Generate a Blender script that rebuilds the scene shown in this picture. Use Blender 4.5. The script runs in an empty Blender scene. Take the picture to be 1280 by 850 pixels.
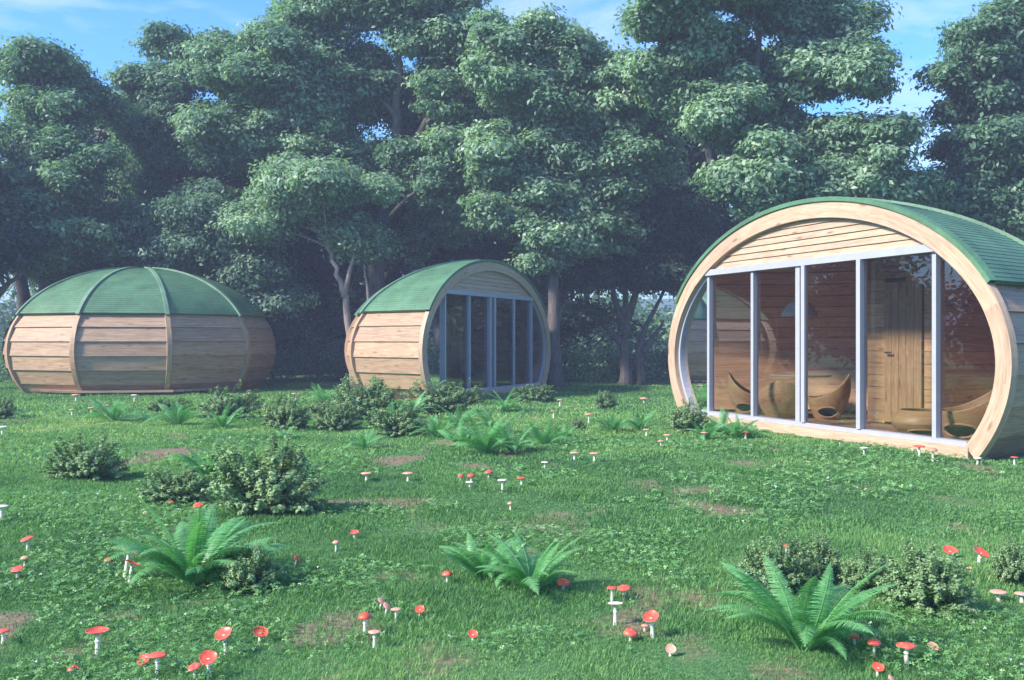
import bpy, math, random
import numpy as np
from mathutils import Vector, Matrix

# ------------------------------------------------------------------ camera, world, sun, exposure
SC = bpy.context.scene
COL = SC.collection
CAM_H = 1.27
F = 1244.0                                   # focal length in pixels of the 1280 frame
cam = bpy.data.objects.new('camera', bpy.data.cameras.new('camera'))
COL.objects.link(cam)
cam.location = (0, 0, CAM_H)
cam.rotation_euler = (math.radians(90), 0, 0)
cam.data.sensor_width = 36.0
cam.data.lens = 36.0 * F / 1280.0
cam.data.clip_end = 3000
cam.data.clip_start = 0.05
SC.camera = cam

SUN_EL = math.radians(36)
SUN_AZ = math.radians(-116)                   # from +Y towards +X
sun_dir = Vector((math.sin(SUN_AZ) * math.cos(SUN_EL), math.cos(SUN_AZ) * math.cos(SUN_EL), math.sin(SUN_EL)))
world = bpy.data.worlds.new('World')
SC.world = world
world.use_nodes = True
nt = world.node_tree
nt.nodes.clear()
wo = nt.nodes.new('ShaderNodeOutputWorld')
bg = nt.nodes.new('ShaderNodeBackground')
sky = nt.nodes.new('ShaderNodeTexSky')
sky.sky_type = 'NISHITA'
sky.sun_disc = False
sky.sun_elevation = SUN_EL
sky.sun_rotation = SUN_AZ
sky.air_density = 1.3
sky.dust_density = 0.3
sky.ozone_density = 3.0
tc = nt.nodes.new('ShaderNodeTexCoord')
mp = nt.nodes.new('ShaderNodeMapping')
mp.inputs['Scale'].default_value = (1.6, 1.6, 5.0)
mp.inputs['Rotation'].default_value = (0, 0.5, 0)
mp.inputs['Location'].default_value = (0.9, 0.4, 0.3)
nz = nt.nodes.new('ShaderNodeTexNoise')
nz.inputs['Scale'].default_value = 2.3
nz.inputs['Detail'].default_value = 9
nz.inputs['Roughness'].default_value = 0.58
nz.inputs['Distortion'].default_value = 0.5
cr = nt.nodes.new('ShaderNodeValToRGB')
cr.color_ramp.elements[0].position = 0.47
cr.color_ramp.elements[0].color = (0, 0, 0, 1)
cr.color_ramp.elements[1].position = 0.74
cr.color_ramp.elements[1].color = (0.85, 0.85, 0.85, 1)
mx = nt.nodes.new('ShaderNodeMix')
mx.data_type = 'RGBA'
mx.inputs['B'].default_value = (2.8, 3.2, 4.0, 1)
L = nt.links.new
L(tc.outputs['Generated'], mp.inputs['Vector'])
L(mp.outputs['Vector'], nz.inputs['Vector'])
L(nz.outputs['Fac'], cr.inputs['Fac'])
L(cr.outputs['Color'], mx.inputs['Factor'])
tint = nt.nodes.new('ShaderNodeMix'); tint.data_type = 'RGBA'; tint.blend_type = 'MULTIPLY'
tint.inputs['Factor'].default_value = 1.0
tint.inputs['B'].default_value = (0.30, 0.56, 0.91, 1)
L(sky.outputs['Color'], tint.inputs['A'])
L(tint.outputs['Result'], mx.inputs['A'])
L(mx.outputs['Result'], bg.inputs['Color'])
bg.inputs['Strength'].default_value = 0.135
L(bg.outputs['Background'], wo.inputs['Surface'])

sl = bpy.data.lights.new('sun', 'SUN')
sl.energy = 3.4
sl.angle = math.radians(8)
sl.color = (1.0, 0.91, 0.79)
so = bpy.data.objects.new('sun', sl)
COL.objects.link(so)
so.rotation_euler = (-sun_dir).to_track_quat('-Z', 'Y').to_euler()

SC.view_settings.view_transform = 'Standard'
SC.view_settings.look = 'None'
SC.view_settings.gamma = 1
SC.view_settings.use_curve_mapping = False
SC.view_settings.exposure = 1.42
SC.render.engine = 'CYCLES'
SC.cycles.max_bounces = 8
SC.cycles.diffuse_bounces = 3
SC.cycles.glossy_bounces = 3
SC.cycles.transmission_bounces = 4
SC.cycles.transparent_max_bounces = 8
SC.cycles.volume_bounces = 0
SC.cycles.use_denoising = True
SC.cycles.caustics_reflective = False
SC.cycles.caustics_refractive = False

rng = np.random.default_rng(7)
random.seed(7)

# ------------------------------------------------------------------ helpers
def px2g(x, y):
    """a point of the ground seen at pixel (x, y) of the 1280x850 photograph"""
    Z = CAM_H * F / (y - 425.0)
    return ((x - 640.0) / F * Z, Z)

def at(x, y, Z):
    return np.array([(x - 640.0) / F * Z, Z, CAM_H - (y - 425.0) / F * Z])

def tag(o, label=None, cat=None, group=None, kind=None):
    if label: o['label'] = label
    if cat: o['category'] = cat
    if group: o['group'] = group
    if kind: o['kind'] = kind
    return o

def empty(name, loc, rz=0.0, rot=None, scale=None):
    o = bpy.data.objects.new(name, None)
    COL.objects.link(o)
    o.empty_display_size = 0.1
    o.location = loc
    o.rotation_euler = rot if rot else (0, 0, rz)
    if scale: o.scale = scale
    return o

def link_mesh(name, me, mats, parent=None, smooth=False):
    o = bpy.data.objects.new(name, me)
    COL.objects.link(o)
    for m in (mats if isinstance(mats, (list, tuple)) else [mats]):
        me.materials.append(m)
    if parent: o.parent = parent
    if smooth:
        me.polygons.foreach_set('use_smooth', np.ones(len(me.polygons), dtype=bool))
    return o

def poly_mesh(name, verts, nper, idx, tone=None):
    """fast mesh: verts (N,3), idx flat vertex indices, nper vertices per face"""
    me = bpy.data.meshes.new(name)
    verts = np.asarray(verts, dtype=np.float32)
    me.vertices.add(len(verts))
    me.vertices.foreach_set('co', verts.ravel())
    idx = np.asarray(idx, dtype=np.int32).ravel()
    nf = len(idx) // nper
    me.loops.add(len(idx))
    me.loops.foreach_set('vertex_index', idx)
    me.polygons.add(nf)
    me.polygons.foreach_set('loop_start', np.arange(0, nf * nper, nper, dtype=np.int32))
    me.polygons.foreach_set('loop_total', np.full(nf, nper, dtype=np.int32))
    if tone is not None:
        a = me.attributes.new('tone', 'FLOAT', 'POINT')
        a.data.foreach_set('value', np.asarray(tone, dtype=np.float32))
    me.update(calc_edges=True)
    return me

class MB:
    """collects shapes with grain uv (metres) and a tone per piece"""
    def __init__(s):
        s.v = []; s.f = []; s.uv = []; s.t = []
    def face(s, pts, uv=None, tone=0.5):
        b = len(s.v)
        s.v += [tuple(p) for p in pts]
        s.f.append(tuple(range(b, b + len(pts))))
        if uv is None:
            p = [Vector(q) for q in pts]
            e = (p[1] - p[0]); l = e.length or 1; e = e / l
            n = e.cross(p[2] - p[0]); n = n.normalized() if n.length > 1e-9 else Vector((0, 0, 1))
            w = n.cross(e)
            uv = [((q - p[0]).dot(e), (q - p[0]).dot(w)) for q in p]
        s.uv += list(uv)
        s.t += [tone] * len(pts)
    def box(s, c, d, tone=None, M=None, grain=0):
        """box centre c, size d; grain axis 0/1/2"""
        if tone is None: tone = random.random()
        c = Vector(c); h = Vector(d) * 0.5
        off = random.random() * 7
        def P(sx, sy, sz):
            return Vector((c.x + sx * h.x, c.y + sy * h.y, c.z + sz * h.z))
        faces = [((-1,-1,-1),(1,-1,-1),(1,-1,1),(-1,-1,1)), ((1,1,-1),(-1,1,-1),(-1,1,1),(1,1,1)),
                 ((1,-1,-1),(1,1,-1),(1,1,1),(1,-1,1)), ((-1,1,-1),(-1,-1,-1),(-1,-1,1),(-1,1,1)),
                 ((-1,-1,1),(1,-1,1),(1,1,1),(-1,1,1)), ((-1,1,-1),(1,1,-1),(1,-1,-1),(-1,-1,-1))]
        for f in faces:
            p = [P(*k) for k in f]
            uv = []
            for q in p:
                a = q[grain]
                o = [q[i] for i in range(3) if i != grain]
                uv.append((a + off, o[0] + o[1] + off))
            if M: p = [M @ q for q in p]
            s.face(p, uv, tone)
    def tube(s, pts, rad, n=8, tone=0.5, cap=True):
        pts = [Vector(p) for p in pts]
        rings = []
        for i, p in enumerate(pts):
            d = (pts[min(i + 1, len(pts) - 1)] - pts[max(i - 1, 0)])
            d = d.normalized() if d.length > 1e-9 else Vector((0, 0, 1))
            a = d.cross(Vector((0.31, 0.95, 0.05)) if abs(d.y) < 0.9 else Vector((1, 0, 0))).normalized()
            b = d.cross(a)
            r = rad[i] if isinstance(rad, (list, tuple)) else rad
            rings.append([p + (a * math.cos(2 * math.pi * k / n) + b * math.sin(2 * math.pi * k / n)) * r for k in range(n)])
        L_ = 0
        for i in range(len(pts) - 1):
            l = (pts[i + 1] - pts[i]).length
            for k in range(n):
                k2 = (k + 1) % n
                s.face([rings[i][k], rings[i][k2], rings[i + 1][k2], rings[i + 1][k]],
                       [(L_, k / n), (L_, (k + 1) / n), (L_ + l, (k + 1) / n), (L_ + l, k / n)], tone)
            L_ += l
        if cap:
            s.face(list(reversed(rings[0])), None, tone)
            s.face(rings[-1], None, tone)
    def lathe(s, prof, n=24, tone=0.5, wob=None, c=(0, 0, 0)):
        """prof list of (r, z)"""
        for i in range(len(prof) - 1):
            for k in range(n):
                a0, a1 = 2 * math.pi * k / n, 2 * math.pi * (k + 1) / n
                q = []
                for (r, z), a in ((prof[i], a0), (prof[i], a1), (prof[i + 1], a1), (prof[i + 1], a0)):
                    rr = r * (wob(a) if wob else 1)
                    q.append((c[0] + rr * math.cos(a), c[1] + rr * math.sin(a), c[2] + z))
                s.face(q, [(k / n, i), ((k + 1) / n, i), ((k + 1) / n, i + 1), (k / n, i + 1)], tone)
    def build(s, name, mat, parent=None, smooth=False, merge=False):
        me = bpy.data.meshes.new(name)
        me.from_pydata(s.v, [], s.f)
        ul = me.uv_layers.new(name='uv')
        ul.data.foreach_set('uv', np.array(s.uv, dtype=np.float32).ravel())
        a = me.attributes.new('tone', 'FLOAT', 'POINT')
        a.data.foreach_set('value', np.array(s.t, dtype=np.float32))
        if merge:
            import bmesh
            bm = bmesh.new(); bm.from_mesh(me)
            bmesh.ops.remove_doubles(bm, verts=bm.verts, dist=1e-5)
            bm.to_mesh(me); bm.free()
        me.update()
        return link_mesh(name, me, mat, parent, smooth)

# numpy value noise
_perm = np.random.default_rng(3).random((256, 256))
def vnoise(x, y):
    xi = np.floor(x).astype(int); yi = np.floor(y).astype(int)
    fx = x - xi; fy = y - yi
    fx = fx * fx * (3 - 2 * fx); fy = fy * fy * (3 - 2 * fy)
    a = _perm[xi & 255, yi & 255]; b = _perm[(xi + 1) & 255, yi & 255]
    c = _perm[xi & 255, (yi + 1) & 255]; d = _perm[(xi + 1) & 255, (yi + 1) & 255]
    return (a * (1 - fx) + b * fx) * (1 - fy) + (c * (1 - fx) + d * fx) * fy
def fbm(x, y, o=4):
    s = 0; a = 0.5; t = 0
    for i in range(o):
        s = s + a * vnoise(x * 2 ** i + 17 * i, y * 2 ** i + 5 * i); t += a; a *= 0.5
    return s / t

# ------------------------------------------------------------------ materials
def new_mat(name):
    m = bpy.data.materials.new(name)
    m.use_nodes = True
    n = m.node_tree
    p = n.nodes['Principled BSDF']
    return m, n, p
def ramp(n, stops):
    r = n.nodes.new('ShaderNodeValToRGB')
    e = r.color_ramp.elements
    e[0].position, e[0].color = stops[0][0], (*stops[0][1], 1)
    e[1].position, e[1].color = stops[-1][0], (*stops[-1][1], 1)
    for p, c in stops[1:-1]:
        x = e.new(p); x.color = (*c, 1)
    return r
def noise(n, scale, detail=4, vec=None, rough=0.55, dist=0.0):
    t = n.nodes.new('ShaderNodeTexNoise')
    t.inputs['Scale'].default_value = scale
    t.inputs['Detail'].default_value = detail
    t.inputs['Roughness'].default_value = rough
    t.inputs['Distortion'].default_value = dist
    if vec: n.links.new(vec, t.inputs['Vector'])
    return t
def mixc(n, fac, a, b, mode='MIX'):
    m = n.nodes.new('ShaderNodeMix'); m.data_type = 'RGBA'; m.blend_type = mode
    for s, v in (('Factor', fac), ('A', a), ('B', b)):
        if hasattr(v, 'links'): n.links.new(v, m.inputs[s])
        elif isinstance(v, (int, float)): m.inputs[s].default_value = v
        else: m.inputs[s].default_value = (*v, 1)
    return m.outputs['Result']
def bump(n, p, h, strength=0.3, dist=0.01):
    b = n.nodes.new('ShaderNodeBump')
    b.inputs['Strength'].default_value = strength
    b.inputs['Distance'].default_value = dist
    n.links.new(h, b.inputs['Height'])
    n.links.new(b.outputs['Normal'], p.inputs['Normal'])

def wood_mat(name, light, mid, dark, gloss=0.6, knots=True):
    m, n, p = new_mat(name)
    uv = n.nodes.new('ShaderNodeUVMap'); uv.uv_map = 'uv'
    at_ = n.nodes.new('ShaderNodeAttribute'); at_.attribute_name = 'tone'
    ad = n.nodes.new('ShaderNodeVectorMath'); ad.operation = 'ADD'
    cx = n.nodes.new('ShaderNodeCombineXYZ')
    mu = n.nodes.new('ShaderNodeMath'); mu.operation = 'MULTIPLY'; mu.inputs[1].default_value = 37.7
    n.links.new(at_.outputs['Fac'], mu.inputs[0])
    for i in range(3): n.links.new(mu.outputs[0], cx.inputs[i])
    n.links.new(uv.outputs[0], ad.inputs[0]); n.links.new(cx.outputs[0], ad.inputs[1])
    mp1 = n.nodes.new('ShaderNodeMapping'); mp1.inputs['Scale'].default_value = (1.3, 17, 1)
    n.links.new(ad.outputs[0], mp1.inputs['Vector'])
    g = noise(n, 1.6, 7, mp1.outputs[0], 0.62, 0.7)
    mp2 = n.nodes.new('ShaderNodeMapping'); mp2.inputs['Scale'].default_value = (6, 90, 1)
    n.links.new(ad.outputs[0], mp2.inputs['Vector'])
    fine = noise(n, 1.0, 3, mp2.outputs[0])
    r = ramp(n, [(0.28, dark), (0.5, mid), (0.72, light)])
    n.links.new(g.outputs['Fac'], r.inputs['Fac'])
    tr = ramp(n, [(0.0, (0.84, 0.81, 0.79)), (0.5, (0.95, 0.93, 0.91)), (1.0, (1.1, 1.07, 1.02))])
    n.links.new(at_.outputs['Fac'], tr.inputs['Fac'])
    c = mixc(n, 1.0, r.outputs[0], tr.outputs[0], 'MULTIPLY')
    fr = ramp(n, [(0.35, (0.8, 0.77, 0.74)), (0.6, (1, 1, 1))])
    n.links.new(fine.outputs['Fac'], fr.inputs['Fac'])
    c = mixc(n, 0.7, c, fr.outputs[0], 'MULTIPLY')
    if knots:
        mp3 = n.nodes.new('ShaderNodeMapping'); mp3.inputs['Scale'].default_value = (0.8, 3.4, 1)
        n.links.new(ad.outputs[0], mp3.inputs['Vector'])
        vo = n.nodes.new('ShaderNodeTexVoronoi'); vo.voronoi_dimensions = '2D'
        vo.inputs['Scale'].default_value = 1.0
        n.links.new(mp3.outputs[0], vo.inputs['Vector'])
        kr = ramp(n, [(0.02, (0.4, 0.3, 0.24)), (0.075, (1, 1, 1))])
        n.links.new(vo.outputs['Distance'], kr.inputs['Fac'])
        c = mixc(n, 0.75, c, kr.outputs[0], 'MULTIPLY')
    n.links.new(c, p.inputs['Base Color'])
    p.inputs['Roughness'].default_value = gloss
    bump(n, p, g.outputs['Fac'], 0.35, 0.006)
    return m

M = {}
M['larch'] = wood_mat('larch', (0.52, 0.37, 0.245), (0.41, 0.275, 0.175), (0.26, 0.16, 0.10))
M['larch_pale'] = wood_mat('larch_pale', (0.58, 0.44, 0.32), (0.50, 0.365, 0.255), (0.37, 0.25, 0.17))
M['cedar'] = wood_mat('cedar', (0.78, 0.53, 0.31), (0.66, 0.40, 0.215), (0.46, 0.25, 0.13))
M['veneer'] = wood_mat('veneer', (0.60, 0.40, 0.2), (0.5, 0.32, 0.15), (0.4, 0.24, 0.11), 0.45, False)
M['amber_lit'] = wood_mat('amber_lit_wood', (0.86, 0.60, 0.30), (0.76, 0.48, 0.22), (0.55, 0.32, 0.14), 0.5)  # partition wood, made paler to stand in for light on it
M['door_wood'] = wood_mat('door_wood', (0.62, 0.44, 0.24), (0.5, 0.33, 0.17), (0.36, 0.22, 0.11), 0.5)

def roof_mat(name, base):
    m, n, p = new_mat(name)
    tc_ = n.nodes.new('ShaderNodeTexCoord')
    a = noise(n, 1.9, 7, tc_.outputs['Object'], 0.65)
    b = noise(n, 38, 3, tc_.outputs['Object'])
    r = ramp(n, [(0.3, tuple(c * 0.68 for c in base)), (0.7, tuple(c * 1.3 for c in base))])
    n.links.new(a.outputs['Fac'], r.inputs['Fac'])
    at_ = n.nodes.new('ShaderNodeAttribute'); at_.attribute_name = 'tone'
    tr = ramp(n, [(0.0, (0.86, 0.86, 0.86)), (1.0, (1.1, 1.1, 1.1))])
    n.links.new(at_.outputs['Fac'], tr.inputs['Fac'])
    c = mixc(n, 1.0, r.outputs[0], tr.outputs[0], 'MULTIPLY')
    sp = ramp(n, [(0.4, (0.85, 0.85, 0.85)), (0.62, (1.08, 1.08, 1.08))])
    n.links.new(b.outputs['Fac'], sp.inputs['Fac'])
    c = mixc(n, 0.8, c, sp.outputs[0], 'MULTIPLY')
    n.links.new(c, p.inputs['Base Color'])
    p.inputs['Roughness'].default_value = 0.62
    bump(n, p, b.outputs['Fac'], 0.25, 0.004)
    return m
M['roof'] = roof_mat('green_shingle', (0.08, 0.19, 0.10))
M['roof_rib'] = roof_mat('green_batten', (0.135, 0.24, 0.155))

def plain(name, col, rough=0.5, metal=0.0, var=0.1, scale=20):
    m, n, p = new_mat(name)
    tc_ = n.nodes.new('ShaderNodeTexCoord')
    a = noise(n, scale, 4, tc_.outputs['Object'])
    r = ramp(n, [(0.3, tuple(c * (1 - var) for c in col)), (0.7, tuple(min(1, c * (1 + var)) for c in col))])
    n.links.new(a.outputs['Fac'], r.inputs['Fac'])
    n.links.new(r.outputs[0], p.inputs['Base Color'])
    p.inputs['Roughness'].default_value = rough
    p.inputs['Metallic'].default_value = metal
    return m
M['alu'] = plain('painted_aluminium', (0.36, 0.37, 0.42), 0.42, 0.0, 0.05, 6)
M['dark'] = plain('dark_cushion', (0.03, 0.033, 0.035), 0.8, 0, 0.3)
M['steel'] = plain('steel', (0.4, 0.4, 0.4), 0.3, 0.9)
M['lampshade'] = plain('lampshade', (0.75, 0.68, 0.55), 0.7)
M['cord'] = plain('cord', (0.05, 0.05, 0.05), 0.6)

def glass_mat():
    m, n, p = new_mat('window_glass')
    n.nodes.remove(p)
    out = n.nodes['Material Output']
    gl = n.nodes.new('ShaderNodeBsdfGlossy'); gl.inputs['Roughness'].default_value = 0.0
    gl.inputs['Color'].default_value = (0.92, 0.94, 1.0, 1)
    tr = n.nodes.new('ShaderNodeBsdfTransparent'); tr.inputs['Color'].default_value = (0.76, 0.76, 0.78, 1)
    fr = n.nodes.new('ShaderNodeFresnel'); fr.inputs['IOR'].default_value = 1.52
    mu = n.nodes.new('ShaderNodeMath'); mu.operation = 'MULTIPLY_ADD'
    mu.inputs[1].default_value = 1.6; mu.inputs[2].default_value = 0.05; mu.use_clamp = True
    mix = n.nodes.new('ShaderNodeMixShader')
    n.links.new(fr.outputs[0], mu.inputs[0])
    n.links.new(mu.outputs[0], mix.inputs['Fac'])
    n.links.new(tr.outputs[0], mix.inputs[1]); n.links.new(gl.outputs[0], mix.inputs[2])
    n.links.new(mix.outputs[0], out.inputs['Surface'])
    return m
M['glass'] = glass_mat()

def leaf_mat(name, stops, trans=0.35, rough=0.5, spec=0.35):
    m, n, p = new_mat(name)
    at_ = n.nodes.new('ShaderNodeAttribute'); at_.attribute_name = 'tone'
    r = ramp(n, stops)
    n.links.new(at_.outputs['Fac'], r.inputs['Fac'])
    n.links.new(r.outputs[0], p.inputs['Base Color'])
    p.inputs['Roughness'].default_value = rough
    p.inputs['Specular IOR Level'].default_value = spec
    tl = n.nodes.new('ShaderNodeBsdfTranslucent')
    c2 = mixc(n, 1.0, r.outputs[0], (1.1, 1.35, 0.75), 'MULTIPLY')
    n.links.new(c2, tl.inputs['Color'])
    mix = n.nodes.new('ShaderNodeMixShader'); mix.inputs['Fac'].default_value = trans
    n.links.new(p.outputs[0], mix.inputs[1]); n.links.new(tl.outputs[0], mix.inputs[2])
    n.links.new(mix.outputs[0], n.nodes['Material Output'].inputs['Surface'])
    return m
M['leaf_mid'] = leaf_mat('leaf_mid', [(0, (0.055, 0.13, 0.085)), (0.5, (0.16, 0.285, 0.18)), (1, (0.36, 0.49, 0.33))], 0.4, 0.45, 0.32)
M['leaf_pale'] = leaf_mat('leaf_pale', [(0, (0.07, 0.155, 0.10)), (0.5, (0.21, 0.345, 0.22)), (1, (0.46, 0.58, 0.41))], 0.4, 0.45, 0.32)
M['leaf_grey'] = leaf_mat('leaf_grey', [(0, (0.07, 0.14, 0.10)), (0.5, (0.16, 0.27, 0.19)), (1, (0.34, 0.45, 0.34))], 0.4, 0.45, 0.32)
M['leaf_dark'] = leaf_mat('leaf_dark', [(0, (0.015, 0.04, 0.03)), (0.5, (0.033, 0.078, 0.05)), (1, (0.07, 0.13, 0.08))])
M['shrub_leaf'] = leaf_mat('shrub_leaf', [(0, (0.055, 0.125, 0.055)), (0.5, (0.175, 0.30, 0.125)), (1, (0.44, 0.56, 0.30))], 0.25)
M['fern'] = leaf_mat('fern_leaf', [(0, (0.045, 0.17, 0.055)), (0.5, (0.105, 0.34, 0.105)), (1, (0.28, 0.54, 0.23))], 0.35, 0.4, 0.5)
M['grass'] = leaf_mat('grass_blade', [(0, (0.085, 0.205, 0.08)), (0.45, (0.165, 0.345, 0.118)), (0.75, (0.31, 0.465, 0.16)), (1, (0.52, 0.57, 0.26))], 0.4, 0.55, 0.2)
M['clover'] = leaf_mat('clover_leaf', [(0, (0.08, 0.21, 0.07)), (0.6, (0.19, 0.40, 0.13)), (0.88, (0.38, 0.58, 0.26)), (0.93, (0.55, 0.62, 0.5)), (1, (0.75, 0.78, 0.7))], 0.25, 0.5, 0.3)

def bark_mat(name, a, b):
    m, n, p = new_mat(name)
    tc_ = n.nodes.new('ShaderNodeTexCoord')
    mp_ = n.nodes.new('ShaderNodeMapping'); mp_.inputs['Scale'].default_value = (1, 1, 0.25)
    n.links.new(tc_.outputs['Object'], mp_.inputs['Vector'])
    t = noise(n, 14, 6, mp_.outputs[0], 0.65)
    r = ramp(n, [(0.32, a), (0.68, b)])
    n.links.new(t.outputs['Fac'], r.inputs['Fac'])
    n.links.new(r.outputs[0], p.inputs['Base Color'])
    p.inputs['Roughness'].default_value = 0.9
    bump(n, p, t.outputs['Fac'], 0.8, 0.04)
    return m
M['bark'] = bark_mat('bark', (0.06, 0.05, 0.05), (0.17, 0.14, 0.13))
M['bark_pale'] = bark_mat('bark_pale', (0.18, 0.13, 0.11), (0.42, 0.33, 0.28))
M['stem'] = bark_mat('twig', (0.05, 0.035, 0.025), (0.12, 0.09, 0.06))

def ground_mat():
    m, n, p = new_mat('ground')
    tc_ = n.nodes.new('ShaderNodeTexCoord')
    at_ = n.nodes.new('ShaderNodeAttribute'); at_.attribute_name = 'tone'
    a = noise(n, 26, 6, tc_.outputs['Object'], 0.7)
    b = noise(n, 0.7, 4, tc_.outputs['Object'])
    soil = ramp(n, [(0.3, (0.11, 0.08, 0.05)), (0.5, (0.22, 0.16, 0.105)), (0.72, (0.36, 0.27, 0.185))])
    gr = ramp(n, [(0.3, (0.05, 0.13, 0.05)), (0.7, (0.12, 0.25, 0.09))])
    n.links.new(a.outputs['Fac'], soil.inputs['Fac'])
    n.links.new(a.outputs['Fac'], gr.inputs['Fac'])
    ad = n.nodes.new('ShaderNodeMath'); ad.operation = 'ADD'
    sb = n.nodes.new('ShaderNodeMath'); sb.operation = 'MULTIPLY_ADD'; sb.inputs[1].default_value = 0.5; sb.inputs[2].default_value = -0.25
    n.links.new(a.outputs['Fac'], sb.inputs[0])
    n.links.new(at_.outputs['Fac'], ad.inputs[0]); n.links.new(sb.outputs[0], ad.inputs[1])
    st = ramp(n, [(0.15, (0, 0, 0)), (0.75, (1, 1, 1))])
    n.links.new(ad.outputs[0], st.inputs['Fac'])
    c = mixc(n, st.outputs[0], gr.outputs[0], soil.outputs[0])
    n.links.new(c, p.inputs['Base Color'])
    p.inputs['Roughness'].default_value = 0.95
    p.inputs['Specular IOR Level'].default_value = 0.15
    bump(n, p, a.outputs['Fac'], 0.7, 0.02)
    return m
M['ground'] = ground_mat()

# ------------------------------------------------------------------ ground
SOIL_PX = [(430,782,58),(385,792,36),(528,824,52),(410,842,30),(110,803,34),(560,846,26),(375,783,20),(505,812,26),(150,765,30),
           (470,717,30),(530,722,30),(800,607,34),(1085,612,38),(690,648,36),(712,668,26),(740,684,24),(835,720,26),
           (745,776,26),(1180,624,24),(405,583,18),(485,580,14),(885,612,20),(835,690,10),(1075,572,16),(1000,600,16),
           (560,660,18),(250,745,24),(620,700,16),(920,700,20),(1215,660,22),(740,640,20),(230,662,30),(340,700,20),(60,595,20),
           (1240,680,16),(815,503,18),(700,520,14),(560,612,14),(300,640,16),(990,845,60),(660,690,26),(720,655,22)]
SOIL = []
for x, y, r in SOIL_PX:
    gx, gy = px2g(x, y)
    SOIL.append((gx, gy, r / F * gy))
def soil_at(x, y):
    s = np.zeros_like(x)
    wx = x + (fbm(x * 5, y * 5) - 0.5) * 0.35
    wy = y + (fbm(x * 5 + 40, y * 5) - 0.5) * 0.55
    for gx, gy, r in SOIL:
        d2 = ((wx - gx) / r) ** 2 + ((wy - gy) / (r * 1.5)) ** 2
        s = np.maximum(s, 0.68 * np.exp(-d2 * 1.2))
    n = fbm(x * 1.3 + 9, y * 0.9 + 4, 5)
    s = np.maximum(s, np.clip((n - 0.66) * 7, 0, 0.8))
    return s
def gz(x, y):
    x = np.asarray(x, dtype=float); y = np.asarray(y, dtype=float)
    return (fbm(x * 0.55 + 3, y * 0.55 + 8, 3) - 0.5) * 0.11 * np.clip((17 - y) / 8, 0.15, 1)
def gz1(x, y):
    return float(gz(np.array([x]), np.array([y]))[0])

def axis(stops):
    out = [stops[0][0]]
    for (a, s), (b, _) in zip(stops, stops[1:]):
        n = max(1, int(round((b - a) / s)))
        out += list(a + (b - a) * (np.arange(n) + 1) / n)
    return np.array(out)
gxs = axis([(-900, 150), (-150, 30), (-40, 4), (-16, 0.35), (-7, 0.05), (7, 0.35), (16, 4), (40, 30), (150, 150), (900, 1)])
gys = axis([(-200, 40), (-20, 3), (1, 0.4), (2.6, 0.04), (9, 0.08), (16, 0.25), (30, 3), (60, 30), (180, 150), (900, 1)])
GX, GY = np.meshgrid(gxs, gys)
vx, vy = GX.ravel(), GY.ravel()
vz = gz(vx, vy)
nx, ny = len(gxs), len(gys)
ii = (np.arange(ny - 1)[:, None] * nx + np.arange(nx - 1)[None, :]).ravel()
me = poly_mesh('ground', np.stack([vx, vy, vz], 1), 4, np.stack([ii, ii + 1, ii + nx + 1, ii + nx], 1), soil_at(vx, vy))
tag(link_mesh('ground', me, M['ground'], smooth=True), kind='structure')

# ------------------------------------------------------------------ pods
PR, PH, PZ = 3.33, 3.04, 1.02                # half width, height, height of the widest point
PC = PH - PZ
PB = 3.5                                     # depth
BAY = math.radians(36)
EAVE = 1.84
def prof_r(z):
    q = 1 - ((z - PZ) / PC) ** 2
    return PR * math.sqrt(max(0.0, q))
def pp(z, phi, out=0.0):
    """point of the shell at height z and plan angle phi, pushed outwards"""
    r = prof_r(z)
    nz_ = (z - PZ) / PC ** 2; nr = r / PR ** 2
    l = math.hypot(nz_, nr) or 1
    r2 = r + out * nr / l; z2 = z + out * nz_ / l
    return Vector((r2 * math.cos(phi), PB / PR * r2 * math.sin(phi), z2))
def arch(t, out=0.0, y=0.0):
    """face ellipse by angle t (0 = +x widest, pi/2 = top)"""
    nx_, nz_ = math.cos(t) / PR, math.sin(t) / PC
    l = math.hypot(nx_, nz_)
    return Vector((PR * math.cos(t) + out * nx_ / l, y, PZ + PC * math.sin(t) + out * nz_ / l))
T0 = -math.asin(PZ / PC) * 0.985             # where the ellipse meets the ground
TE = math.asin((EAVE - PZ) / PC)

def shell(mb, levels, bays, out_top, out_bot, thick=0.03, phis=None, tone=None, inner=False):
    for k in bays:
        a0, a1 = k * BAY, (k + 1) * BAY
        for z0, z1 in zip(levels, levels[1:]):
            t = random.random() if tone is None else tone
            b0, b1 = pp(z0, a0, out_bot), pp(z0, a1, out_bot)
            t0, t1 = pp(z1, a0, out_top), pp(z1, a1, out_top)
            w = (b1 - b0).length; h = (t0 - b0).length
            off = random.random() * 9
            d = (w - (t1 - t0).length) / 2
            mb.face([b0, b1, t1, t0], [(off, 0), (off + w, 0), (off + w - d, h), (off + d, h)], t)
            if thick:
                c0, c1 = pp(z0, a0, out_bot - thick), pp(z0, a1, out_bot - thick)
                mb.face([c0, c1, b1, b0], [(off, 0), (off + w, 0), (off + w, thick), (off, thick)], t * 0.6)

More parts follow.
